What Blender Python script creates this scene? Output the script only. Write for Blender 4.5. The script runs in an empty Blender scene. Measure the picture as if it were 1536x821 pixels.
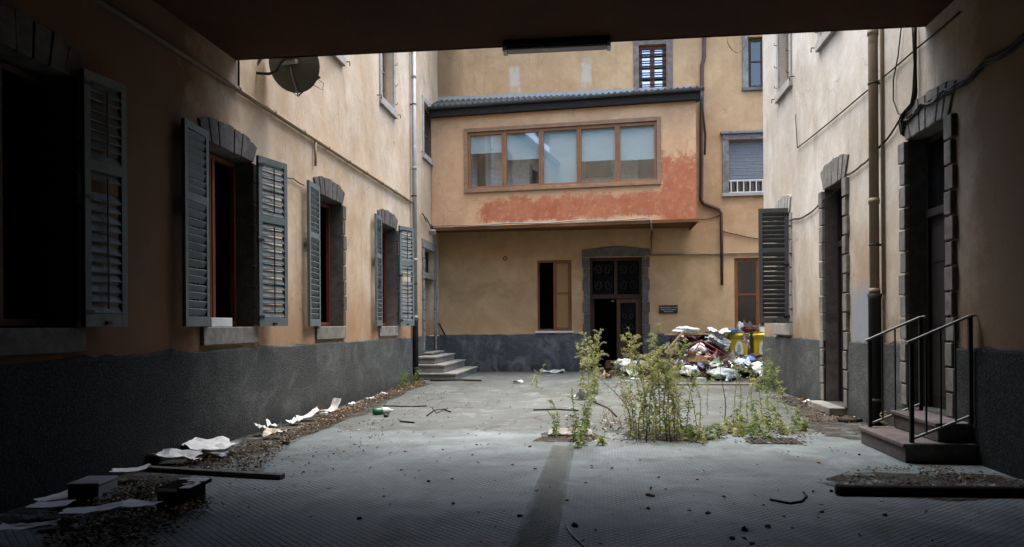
import bpy, bmesh, math, random
from mathutils import Vector, Matrix, noise
random.seed(7)
SC = bpy.context.scene
COL = SC.collection
rnd = random.random
uni = random.uniform
def R(a): return math.radians(a)

# ------------------------------------------------------------------ camera geometry
FPX, CX, H = 1150.0, 768.0, 1.5
TH = math.atan(132.0 / FPX)
RO = R(0.4)
V0 = 488 + 132 * math.tan(RO)
RV = Vector((math.cos(TH), math.sin(TH), 0))
FV = Vector((-math.sin(TH), math.cos(TH), 0))
UP = Vector((0, 0, 1))
def ray(u, v):
    a = (u - CX) / FPX; b = (V0 - v) / FPX
    c, s = math.cos(RO), math.sin(RO)
    return RV * (a * c + b * s) + UP * (-a * s + b * c) + FV
EYE = Vector((0, 0, H))
def on_x(u, v, X):
    d = ray(u, v); return EYE + d * (X / d.x)
def on_y(u, v, Y):
    d = ray(u, v); return EYE + d * (Y / d.y)
def on_z(u, v, Z=0.0):
    d = ray(u, v); return EYE + d * ((Z - H) / d.z)

XL, XL2, XR, YB = -4.9, -5.3, 4.0, 25.0      # wall planes of the courtyard
YS, ZS = 9.95, 5.14                            # edge and underside of the covered passage
YR = 19.35                                     # far corner of the right-hand house

# ------------------------------------------------------------------ materials
def lin(c):
    c /= 255.0
    return c / 12.92 if c <= 0.04045 else ((c + 0.055) / 1.055) ** 2.4
def srgb(r, g, b): return (lin(r), lin(g), lin(b), 1)

class Mat:
    def __init__(s, name):
        s.m = bpy.data.materials.new(name); s.m.use_nodes = True
        s.t = s.m.node_tree; s.n = s.t.nodes
        for x in list(s.n): s.n.remove(x)
        s.out = s.n.new('ShaderNodeOutputMaterial')
        s.geo = None
    def L(s, a, b): s.t.links.new(a, b)
    def pos(s):
        if not s.geo: s.geo = s.n.new('ShaderNodeNewGeometry')
        return s.geo.outputs['Position']
    def objco(s):
        return s.n.new('ShaderNodeTexCoord').outputs['Object']
    def island(s):
        if not s.geo: s.geo = s.n.new('ShaderNodeNewGeometry')
        return s.geo.outputs['Random Per Island']
    def mapping(s, src, scale=(1, 1, 1), rot=(0, 0, 0), loc=(0, 0, 0)):
        x = s.n.new('ShaderNodeMapping'); s.L(src, x.inputs['Vector'])
        x.inputs['Scale'].default_value = scale; x.inputs['Rotation'].default_value = rot; x.inputs['Location'].default_value = loc
        return x.outputs[0]
    def noise(s, src, scale, detail=5, rough=.6, dist=0):
        x = s.n.new('ShaderNodeTexNoise'); s.L(src, x.inputs['Vector'])
        x.inputs['Scale'].default_value = scale; x.inputs['Detail'].default_value = detail
        x.inputs['Roughness'].default_value = rough; x.inputs['Distortion'].default_value = dist
        return x.outputs['Fac']
    def ramp(s, src, stops):
        x = s.n.new('ShaderNodeValToRGB'); s.L(src, x.inputs[0])
        e = x.color_ramp.elements
        while len(e) < len(stops): e.new(.5)
        for i, (p, c) in enumerate(stops):
            e[i].position = p
            e[i].color = (c, c, c, 1) if isinstance(c, (int, float)) else c
        return x.outputs[0]
    def mix(s, fac, a, b, mode='MIX'):
        x = s.n.new('ShaderNodeMix'); x.data_type = 'RGBA'; x.blend_type = mode
        for sock, v in ((x.inputs[0], fac), (x.inputs[6], a), (x.inputs[7], b)):
            if isinstance(v, bpy.types.NodeSocket): s.L(v, sock)
            else: sock.default_value = v
        return x.outputs[2]
    def math(s, op, a, b=0.0, c=0.0):
        x = s.n.new('ShaderNodeMath'); x.operation = op
        for i, v in enumerate((a, b, c)):
            if isinstance(v, bpy.types.NodeSocket): s.L(v, x.inputs[i])
            else: x.inputs[i].default_value = v
        return x.outputs[0]
    def sep(s, src):
        x = s.n.new('ShaderNodeSeparateXYZ'); s.L(src, x.inputs[0]); return x.outputs
    def bump(s, h, strength=.4, dist=.01, prev=None):
        x = s.n.new('ShaderNodeBump'); s.L(h, x.inputs['Height'])
        x.inputs['Strength'].default_value = strength; x.inputs['Distance'].default_value = dist
        if prev is not None: s.L(prev, x.inputs['Normal'])
        return x.outputs[0]
    def principled(s, col, rough=.8, normal=None, metal=0, spec=.3, **kw):
        x = s.n.new('ShaderNodeBsdfPrincipled')
        for k, v in (('Base Color', col), ('Roughness', rough), ('Metallic', metal), ('Specular IOR Level', spec)) + tuple(kw.items()):
            if isinstance(v, bpy.types.NodeSocket): s.L(v, x.inputs[k])
            else: x.inputs[k].default_value = v
        if normal is not None: s.L(normal, x.inputs['Normal'])
        s.L(x.outputs[0], s.out.inputs[0])
        return x

def scale_c(c, k): return (c[0] * k, c[1] * k, c[2] * k, 1)

def plaster(name, a, b, dirt, streak=.5, low=None, grain=.25, seed=0.0):
    """old lime plaster: blotches, rain streaks, pits, damp stains low on the wall"""
    M = Mat(name); p = M.mapping(M.pos(), loc=(seed, seed * 1.7, 0))
    n1 = M.noise(p, .55, 8, .68, .6)
    col = M.mix(M.ramp(n1, [(.36, 0), (.66, 1)]), a, b)
    n2 = M.noise(p, 2.6, 7, .7, .3)
    col = M.mix(M.ramp(n2, [(.35, .0), (.75, .55)]), col, scale_c(b, .72))
    n6 = M.noise(p, .28, 4, .6, 1.2)
    col = M.mix(M.math('MULTIPLY', M.ramp(n6, [(.42, 0), (.62, 1)]), .55), col, M.mix(.5, b, dirt))
    ps = M.mapping(p, scale=(2.4, 2.4, .35))
    n3 = M.noise(ps, 1.1, 8, .75, 1.0)
    patch = M.ramp(M.noise(p, .6, 5, .6), [(.45, 0), (.65, 1)])
    col = M.mix(M.math('MULTIPLY', M.math('MULTIPLY', M.ramp(n3, [(.5, 0), (.72, 1)]), patch), streak), col, dirt)
    ck = M.n.new('ShaderNodeTexVoronoi'); ck.feature = 'DISTANCE_TO_EDGE'; ck.inputs['Scale'].default_value = .42
    wv = M.n.new('ShaderNodeVectorMath'); wv.operation = 'ADD'; nq = M.n.new('ShaderNodeTexNoise'); nq.inputs['Scale'].default_value = 1.3; nq.inputs['Detail'].default_value = 7
    M.L(p, nq.inputs['Vector']); M.L(p, wv.inputs[0]); M.L(nq.outputs['Color'], wv.inputs[1]); M.L(wv.outputs[0], ck.inputs['Vector'])
    crack = M.math('MULTIPLY', M.ramp(ck.outputs['Distance'], [(.002, .38), (.006, 0)]), M.ramp(M.noise(p, .8, 3, .5), [(.5, 0), (.6, 1)]))
    col = M.mix(crack, col, scale_c(dirt, .5))
    n4 = M.noise(p, 9, 6, .75)
    col = M.mix(M.math('MULTIPLY', M.ramp(n4, [(.56, 0), (.7, 1)]), .35), col, scale_c(a, 1.18))
    n5 = M.noise(p, 60, 3, .6)
    col = M.mix(grain, col, M.ramp(n5, [(.3, .35), (.7, 1)]), 'MULTIPLY')
    if low:
        z = M.sep(M.pos())[2]
        zz = M.math('ADD', z, M.math('MULTIPLY', M.noise(p, 1.4, 6, .7), -2.4))
        f = M.ramp(M.math('MULTIPLY_ADD', zz, .5, .25), [(.1, .85), (.95, 0)])
        col = M.mix(f, col, low)
    h = M.math('ADD', M.math('MULTIPLY', n2, .7), M.math('MULTIPLY', n5, .2))
    nm = M.bump(h, .5, .03)
    M.principled(col, .92, nm, spec=.12)
    return M

def rough_dado(name, c, smear=None):
    M = Mat(name); p = M.pos()
    n1 = M.noise(p, 38, 4, .75)
    n2 = M.noise(p, .9, 7, .7)
    col = M.mix(M.ramp(n1, [(.42, 0), (.68, 1)]), scale_c(c, .55), scale_c(c, 1.7))
    col = M.mix(M.ramp(n2, [(.35, .55), (.65, 0)]), col, scale_c(c, .5))
    n7 = M.noise(M.mapping(p, scale=(1, 1, 1.6)), 1.1, 9, .8, 1.0)
    col = M.mix(M.math('MULTIPLY', M.ramp(n7, [(.5, 0), (.68, 1)]), .55), col, srgb(132, 134, 130))
    zz = M.math('ADD', M.sep(p)[2], M.math('MULTIPLY', M.noise(p, 1.7, 7, .7), -.9))
    col = M.mix(M.ramp(zz, [(-.25 + .5, .0), (.0 + .1, .0)]) if False else M.ramp(M.math('ADD', zz, .55), [(.1, .75), (.45, 0)]), col, scale_c(c, .38))
    if smear:
        n3 = M.noise(M.mapping(p, scale=(1, 1, .6)), 1.7, 8, .75, .8)
        col = M.mix(M.math('MULTIPLY', M.ramp(n3, [(.5, 0), (.72, 1)]), .6), col, smear)
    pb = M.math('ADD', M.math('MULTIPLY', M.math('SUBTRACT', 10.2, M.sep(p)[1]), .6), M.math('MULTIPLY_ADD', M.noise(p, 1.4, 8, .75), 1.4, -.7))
    col = M.mix(M.ramp(pb, [(0, 0), (1, .88)]), col, M.mix(M.ramp(n1, [(.42, 0), (.68, 1)]), srgb(26, 27, 27), srgb(58, 60, 60)))  # plinth darkened inside the passage, its shade put into the colour
    M.principled(col, .95, M.bump(n1, .9, .03), spec=.15)
    return M.m

def stone(name, c, var=.5, sc=6):
    M = Mat(name); p = M.pos()
    n1 = M.noise(p, sc, 8, .72, .3); n2 = M.noise(p, 90, 3, .6); n3 = M.noise(p, .9, 5, .6)
    col = M.mix(M.ramp(n1, [(.32, 0), (.68, 1)]), scale_c(c, 1 - var), scale_c(c, 1 + var * .7))
    col = M.mix(M.ramp(n3, [(.4, .5), (.6, 0)]), col, scale_c(c, .55))
    col = M.mix(.35, col, M.ramp(n2, [(.3, .45), (.7, 1)]), 'MULTIPLY')
    M.principled(col, .9, M.bump(M.math('ADD', n1, M.math('MULTIPLY', n2, .3)), .5, .02), spec=.2)
    return M.m

def paint(name, c, rough=.55, wear=None, metal=0, sc=14, amount=.6, spec=.3, dirt=.35):
    M = Mat(name); p = M.pos()
    n1 = M.noise(p, sc, 7, .7, .2); n2 = M.noise(p, 2.2, 6, .7)
    col = M.mix(M.ramp(n2, [(.35, dirt), (.65, 0)]), c, scale_c(c, .5))
    if wear is not None:
        col = M.mix(M.math('MULTIPLY', M.ramp(n1, [(.58, 0), (.68, 1)]), amount), col, wear)
    else:
        col = M.mix(M.math('MULTIPLY', M.ramp(n1, [(.5, 0), (.75, 1)]), .3), col, scale_c(c, 1.4))
    rr = M.ramp(n1, [(.3, max(.05, rough - .15)), (.7, min(1, rough + .2))])
    M.principled(col, rr, M.bump(n1, .15, .004), metal=metal, spec=spec)
    return M.m

def wood(name, c, c2, rough=.6, axis=2):
    M = Mat(name); sc = [26, 26, 26]; sc[axis] = 1.6
    p = M.mapping(M.pos(), scale=tuple(sc))
    n = M.noise(p, 1.0, 6, .65, .6); n2 = M.noise(M.pos(), 3, 6, .7)
    col = M.mix(M.ramp(n, [(.3, 0), (.7, 1)]), c, c2)
    col = M.mix(M.ramp(n2, [(.4, .45), (.65, 0)]), col, scale_c(c, .4))
    M.principled(col, rough, M.bump(n, .2, .004), spec=.3)
    return M.m

def glass(name, tint=(.75, .8, .8, 1), refl=.12, dirt=.12):
    M = Mat(name); p = M.pos()
    tr = M.n.new('ShaderNodeBsdfTransparent'); tr.inputs[0].default_value = tint
    gl = M.n.new('ShaderNodeBsdfGlossy'); gl.inputs[0].default_value = (1, 1, 1, 1); gl.inputs[1].default_value = .03
    b = M.bump(M.noise(p, 1.1, 2, .5), .03, .02); M.L(b, gl.inputs['Normal'])
    lw = M.n.new('ShaderNodeLayerWeight'); lw.inputs[0].default_value = .5
    f = M.math('MULTIPLY_ADD', M.math('POWER', lw.outputs['Facing'], 5.0), .9, refl + .04)
    mx = M.n.new('ShaderNodeMixShader'); M.L(f, mx.inputs[0]); M.L(tr.outputs[0], mx.inputs[1]); M.L(gl.outputs[0], mx.inputs[2])
    df = M.n.new('ShaderNodeBsdfDiffuse'); df.inputs[0].default_value = (.32, .34, .33, 1)
    mx2 = M.n.new('ShaderNodeMixShader')
    d = M.math('MULTIPLY', M.ramp(M.noise(p, 3, 7, .75), [(.35, .25), (.75, 1)]), dirt)
    M.L(d, mx2.inputs[0]); M.L(mx.outputs[0], mx2.inputs[1]); M.L(df.outputs[0], mx2.inputs[2])
    M.L(mx2.outputs[0], M.out.inputs[0])
    return M.m

def plain(name, c, rough=.8, spec=.25, metal=0, var=.35, sc=12, bump=.1):
    M = Mat(name); p = M.pos()
    n = M.noise(p, sc, 6, .7, .2)
    col = M.mix(M.ramp(n, [(.3, 0), (.72, 1)]), scale_c(c, 1 - var), scale_c(c, 1 + var * .5))
    M.principled(col, rough, M.bump(n, bump, .01), spec=spec, metal=metal)
    return M.m

def islands(name, stops, rough=.8, translucent=0, bump=0):
    """every loose piece of the mesh gets its own shade"""
    M = Mat(name)
    col = M.ramp(M.island(), stops)
    n = M.noise(M.objco(), 40, 3, .6)
    col = M.mix(.35, col, M.ramp(n, [(.3, .5), (.7, 1)]), 'MULTIPLY')
    pr = M.principled(col, rough, spec=.2)
    if translucent:
        t = M.n.new('ShaderNodeBsdfTranslucent'); M.L(col, t.inputs[0])
        mx = M.n.new('ShaderNodeMixShader'); mx.inputs[0].default_value = translucent
        M.L(pr.outputs[0], mx.inputs[1]); M.L(t.outputs[0], mx.inputs[2]); M.L(mx.outputs[0], M.out.inputs[0])
    return M.m

MT = {}
MT['left'] = plaster('cream_plaster', srgb(222, 207, 184), srgb(200, 172, 138), srgb(134, 108, 78), .65, srgb(150, 110, 76))
MT['right'] = plaster('pale_plaster', srgb(234, 226, 212), srgb(208, 193, 169), srgb(124, 104, 82), .95, srgb(140, 112, 80), seed=31)
MT['back'] = plaster('ochre_plaster', srgb(216, 160, 108), srgb(198, 142, 90), srgb(150, 105, 66), .4, srgb(176, 138, 88), seed=11).m
def base_socket(M): return [x for x in M.n if x.type == 'BSDF_PRINCIPLED'][0].inputs['Base Color']
def recolour(M, f, c):
    b = base_socket(M); M.L(M.mix(f, b.links[0].from_socket, c), b)
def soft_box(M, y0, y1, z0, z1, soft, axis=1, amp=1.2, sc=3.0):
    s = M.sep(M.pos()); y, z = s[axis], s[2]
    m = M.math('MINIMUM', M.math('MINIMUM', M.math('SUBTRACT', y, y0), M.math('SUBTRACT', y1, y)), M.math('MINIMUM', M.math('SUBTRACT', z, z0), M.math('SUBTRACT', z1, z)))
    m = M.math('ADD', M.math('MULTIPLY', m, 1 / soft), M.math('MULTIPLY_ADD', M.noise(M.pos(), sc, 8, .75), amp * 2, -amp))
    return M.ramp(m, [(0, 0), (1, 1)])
# browner wash on both passage walls, with the passage's shade painted into it
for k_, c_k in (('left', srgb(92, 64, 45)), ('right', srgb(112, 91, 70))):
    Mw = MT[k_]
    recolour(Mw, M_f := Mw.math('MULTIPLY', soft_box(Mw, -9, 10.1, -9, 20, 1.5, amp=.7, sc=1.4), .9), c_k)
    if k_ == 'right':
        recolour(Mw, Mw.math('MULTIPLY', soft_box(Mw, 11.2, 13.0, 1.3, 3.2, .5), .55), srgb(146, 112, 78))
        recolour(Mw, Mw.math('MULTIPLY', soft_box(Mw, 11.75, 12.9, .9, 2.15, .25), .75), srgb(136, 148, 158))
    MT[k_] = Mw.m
MT['facade'] = plaster('pale_facade', srgb(206, 190, 165), srgb(196, 176, 145), srgb(140, 120, 95), .4).m
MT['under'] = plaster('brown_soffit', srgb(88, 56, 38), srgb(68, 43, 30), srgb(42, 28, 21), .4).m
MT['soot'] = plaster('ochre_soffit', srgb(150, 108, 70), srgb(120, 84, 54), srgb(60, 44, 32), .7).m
MT['dado'] = rough_dado('roughcast_plinth', srgb(92, 94, 91))
MT['dadoB'] = rough_dado('painted_plinth', srgb(80, 86, 88), srgb(138, 144, 145))
MT['stone'] = stone('grey_stone', srgb(140, 136, 128))
MT['stone_d'] = stone('dark_stone', srgb(104, 100, 96))
MT['stone_l'] = stone('light_stone', srgb(182, 176, 164), .3)
MT['step'] = stone('step_stone', srgb(142, 140, 132), .35)
MT['step_r'] = stone('reddish_stone', srgb(116, 107, 103), .45)
MT['shutter'] = paint('blue_grey_paint', srgb(106, 116, 116), .6, srgb(138, 138, 130), amount=.55, sc=9, dirt=.55)
MT['shutter_d'] = paint('dark_grey_paint', srgb(78, 80, 80), .55)
MT['iron'] = paint('black_iron', srgb(30, 31, 32), .5, srgb(70, 46, 34), sc=30, amount=.4)
MT['cast'] = paint('cast_iron', srgb(38, 38, 40), .6, srgb(58, 48, 42), sc=20)
MT['zinc'] = paint('weathered_zinc', srgb(150, 150, 146), .55, srgb(196, 194, 188), metal=.2, sc=6)
MT['pipe_b'] = paint('beige_pipe', srgb(150, 132, 108), .55, srgb(96, 78, 62), sc=7, amount=.5)
MT['copper'] = paint('brown_pipe', srgb(90, 66, 54), .5, srgb(60, 48, 42), sc=8)
MT['gutter'] = paint('dark_gutter', srgb(44, 41, 38), .85, srgb(110, 112, 110), sc=5, amount=.4)
MT['oaks'] = wood('faded_oak', srgb(158, 112, 76), srgb(128, 88, 58), .55)
MT['stone_b'] = stone('brownish_stone', srgb(136, 122, 108))
MT['oak'] = wood('varnished_oak', srgb(146, 94, 54), srgb(116, 72, 42), .45)
MT['gutter_z'] = paint('dull_zinc', srgb(78, 78, 76), .75, srgb(140, 140, 136), sc=5, amount=.4)
MT['pebble'] = plain('dark_pebble', srgb(66, 64, 60), .9, .15)
MT['oakg'] = wood('weathered_oak', srgb(166, 134, 104), srgb(134, 96, 68), .65, 0)
MT['oakd'] = wood('dark_wood', srgb(70, 50, 36), srgb(46, 34, 26), .6)
MT['oakm'] = wood('mid_brown_wood', srgb(98, 72, 50), srgb(70, 52, 38), .6)
MT['oakk'] = wood('black_brown_wood', srgb(44, 38, 36), srgb(32, 28, 27), .6)
MT['rust_wood'] = wood('red_brown_wood', srgb(128, 70, 46), srgb(96, 52, 38), .5)
MT['plank'] = wood('grey_plank', srgb(112, 105, 96), srgb(78, 72, 66), .85, 1)
MT['board'] = wood('pale_board', srgb(176, 156, 124), srgb(140, 120, 92), .8, 0)
MT['iron_g'] = plain('dull_iron', srgb(66, 68, 76), .6)
MT['room'] = plain('dark_room', srgb(40, 36, 32), .95, .05)
MT['curtain'] = plain('dim_wall', srgb(226, 229, 229), .95, .05)
MT['glass'] = glass('window_glass', (.7, .76, .8, 1), .10, .12)
MT['glass_m'] = glass('bright_glass', (.75, .82, .82, 1), .10, .06)
MT['glass_s'] = glass('sky_glass', (.4, .45, .5, 1), .4, .05)
MT['glass_d'] = glass('dark_glass', (.16, .2, .3, 1), .04, .06)
MT['frost'] = plain('frosted_pane', srgb(150, 118, 76), .4, .4, var=.15)
MT['blind'] = plain('pale_blind', srgb(186, 198, 198), .8, .1, var=.08, sc=3)
MT['roller'] = plain('grey_roller', srgb(122, 126, 128), .6, .3, var=.15)
MT['white'] = paint('white_paint', srgb(212, 212, 208), .5, srgb(150, 140, 128), amount=.4)
MT['cable'] = plain('black_cable', srgb(26, 25, 25), .6)
MT['cable_w'] = plain('pale_cable', srgb(178, 160, 140), .6)
MT['dish'] = plain('dish_back', srgb(92, 94, 84), .45, .4, var=.2)
MT['diff'] = plain('lamp_diffuser', srgb(150, 146, 138), .35, .5, var=.2)
MT['paper'] = plain('paper', srgb(222, 222, 218), .85, .1, var=.14, sc=9)
MT['paper_g'] = plain('grey_paper', srgb(170, 172, 170), .85, .1, var=.2)
MT['paper_y'] = plain('yellowed_paper', srgb(206, 198, 176), .85, .1, var=.2)
MT['yellow'] = paint('yellow_plastic', srgb(204, 176, 30), .45, srgb(150, 128, 30), sc=5, amount=.5, spec=.5)
MT['red'] = paint('red_paint', srgb(132, 48, 58), .4)
MT['blue'] = plain('blue_plastic', srgb(44, 84, 134), .45, .5)
MT['blue_l'] = plain('light_blue_plastic', srgb(160, 178, 196), .45, .4)
MT['black'] = plain('black_plastic', srgb(30, 32, 37), .3, .6, bump=.3)
MT['whitep'] = plain('white_plastic', srgb(200, 203, 200), .5, .3, var=.4, sc=5)
MT['blackcard'] = plain('black_card', srgb(24, 25, 27), .95, .05)
MT['greyp'] = plain('grey_film', srgb(140, 150, 150), .35, .5, var=.3, sc=5)
MT['green'] = plain('green_plastic', srgb(30, 120, 80), .4, .5)
MT['palegreen'] = plain('pale_green_plastic', srgb(172, 184, 168), .5, .4)
MT['maroon'] = plain('maroon_cloth', srgb(110, 52, 60), .9, .1)
MT['pink'] = plain('pink_grey_cloth', srgb(176, 156, 152), .9, .1)
MT['card'] = plain('cardboard', srgb(164, 132, 96), .9, .1)
MT['brown'] = plain('brown_scrap', srgb(84, 64, 50), .9, .1)
MT['orange'] = plain('orange_scrap', srgb(190, 96, 40), .7, .2)
MT['tile'] = stone('roof_tile', srgb(72, 71, 69), .4, 9)
MT['greybox'] = paint('grey_box_paint', srgb(142, 144, 142), .6)
MT['leaf_litter'] = islands('dry_leaves', [(0, srgb(54, 45, 36)), (.4, srgb(88, 72, 55)), (.75, srgb(122, 100, 76)), (.9, srgb(164, 142, 112)), (1, srgb(200, 184, 156))], .85)
def soil_mat():
    M = Mat('dark_soil'); p = M.pos()
    n = M.noise(p, 2.6, 9, .78, .4); n2 = M.noise(p, 24, 5, .7)
    col = M.mix(M.ramp(n2, [(.35, 0), (.68, 1)]), srgb(46, 42, 37), srgb(86, 78, 68))
    pr = M.principled(col, .95, M.bump(n2, .6, .02), spec=.1)
    tr = M.n.new('ShaderNodeBsdfTransparent'); mx = M.n.new('ShaderNodeMixShader')
    M.L(M.ramp(n, [(.40, 0), (.56, .92)]), mx.inputs[0]); M.L(tr.outputs[0], mx.inputs[1]); M.L(pr.outputs[0], mx.inputs[2]); M.L(mx.outputs[0], M.out.inputs[0])
    return M.m
MT['soil'] = soil_mat()
MT['earth'] = plain('dark_earth', srgb(62, 56, 48), .95, .1, var=.5, sc=20, bump=.5)
MT['debris'] = islands('mixed_debris', [(0, srgb(48, 42, 36)), (.35, srgb(90, 74, 58)), (.6, srgb(124, 104, 84)), (.8, srgb(74, 78, 78)), (.93, srgb(168, 162, 150)), (1, srgb(196, 196, 190))], .9)
MT['twig'] = plain('twig', srgb(58, 48, 40), .9, .1)
MT['stem'] = plain('green_stem', srgb(138, 138, 88), .8, .2)
MT['stem_d'] = plain('dry_stem', srgb(66, 56, 46), .85, .15)
MT['weed'] = islands('weed_leaves', [(0, srgb(122, 134, 68)), (.45, srgb(166, 172, 96)), (.85, srgb(198, 200, 128)), (1, srgb(220, 216, 164))], .7, .5)
MT['weed_b'] = islands('weed_leaves_bluish', [(0, srgb(102, 124, 68)), (.6, srgb(142, 160, 94)), (1, srgb(178, 188, 128))], .7, .5)
MT['plume'] = islands('seed_plumes', [(0, srgb(140, 136, 96)), (.6, srgb(178, 174, 132)), (1, srgb(206, 202, 170))], .9, .4)
MT['plume_d'] = islands('dry_plumes', [(0, srgb(124, 110, 90)), (.6, srgb(160, 148, 124)), (1, srgb(190, 180, 158))], .9, .35)

# bay plaster: orange wash with the old brick-red coat showing low down and at the right end
def bay_plaster():
    M = plaster('orange_plaster', srgb(228, 188, 146), srgb(214, 170, 126), srgb(164, 124, 88), .45, seed=5)
    pr = [x for x in M.n if x.type == 'BSDF_PRINCIPLED'][0]
    old = pr.inputs['Base Color'].links[0].from_socket
    s = M.sep(M.pos()); x, z = s[0], s[2]
    n = M.math('MULTIPLY_ADD', M.noise(M.mapping(M.pos(), scale=(1, 1, .85)), 1.9, 10, .78, .3), 1.6, -.8)
    n = M.math('ADD', n, M.math('MULTIPLY_ADD', M.noise(M.pos(), 13, 8, .8), .7, -.35))
    def edge(v, at, sgn, soft): return M.math('MULTIPLY', M.math('SUBTRACT', v, at), sgn / soft)
    band = M.math('MINIMUM', edge(z, 5.52, -1, .42), edge(x, -3.75, 1, .5))
    band = M.math('MINIMUM', band, edge(z, 4.72, 1, .22))
    right = M.math('MINIMUM', edge(z, 6.6, -1, .75), edge(x, 1.8, 1, .45))
    f = M.math('MAXIMUM', band, right)
    f = M.ramp(M.math('ADD', M.math('MULTIPLY_ADD', f, .55, .45), n), [(.44, 0), (.62, .92)])
    n2 = M.noise(M.pos(), 1.6, 7, .7)
    red = M.mix(M.ramp(n2, [(.35, 0), (.65, 1)]), srgb(160, 88, 60), srgb(178, 114, 84))
    red = M.mix(M.math('MULTIPLY', M.ramp(M.noise(M.mapping(M.pos(), scale=(1, 1, .8)), 7, 9, .8), [(.53, 0), (.66, 1)]), .6), red, srgb(208, 162, 124))
    M.L(M.mix(f, old, red), pr.inputs['Base Color'])
    return M.m
MT['bay'] = bay_plaster()

def back_plaster():
    """orange wash above, greener ochre below the gallery, pale patches of missing paint up high"""
    M = plaster('ochre_house_plaster', srgb(210, 174, 132), srgb(192, 152, 110), srgb(132, 104, 76), .6, seed=11)
    pr = [x for x in M.n if x.type == 'BSDF_PRINCIPLED'][0]
    old = pr.inputs['Base Color'].links[0].from_socket
    s = M.sep(M.pos()); x, z = s[0], s[2]
    n = M.noise(M.pos(), .8, 8, .7, .4)
    low = M.ramp(M.math('MULTIPLY_ADD', z, .2, M.math('MULTIPLY_ADD', n, .5, -.25)), [(.62, 1), (.9, 0)])
    lowc = M.mix(M.ramp(M.noise(M.pos(), 1.1, 7, .7, .5), [(.35, 0), (.65, 1)]), srgb(196, 166, 126), srgb(170, 140, 102))
    col = M.mix(low, old, lowc)
    def box(cx, w, z0, z1):
        a = M.math('SUBTRACT', 1, M.math('DIVIDE', M.math('ABSOLUTE', M.math('SUBTRACT', x, cx)), w))
        b = M.math('MINIMUM', M.math('SUBTRACT', z, z0), M.math('SUBTRACT', z1, z))
        return M.math('MINIMUM', a, b)
    m = M.math('MAXIMUM', box(-2.72, .24, 8.9, 10.3), box(-.38, .24, 9.0, 10.4))
    m = M.ramp(M.math('ADD', m, M.math('MULTIPLY_ADD', M.noise(M.pos(), 5, 8, .8), 1.6, -.8)), [(.2, 0), (.5, .55)])
    col = M.mix(m, col, srgb(190, 184, 172))
    M.L(col, pr.inputs['Base Color'])
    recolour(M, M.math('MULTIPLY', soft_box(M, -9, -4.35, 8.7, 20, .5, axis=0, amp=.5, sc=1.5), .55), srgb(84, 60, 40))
    return M.m
MT['back'] = back_plaster()

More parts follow.
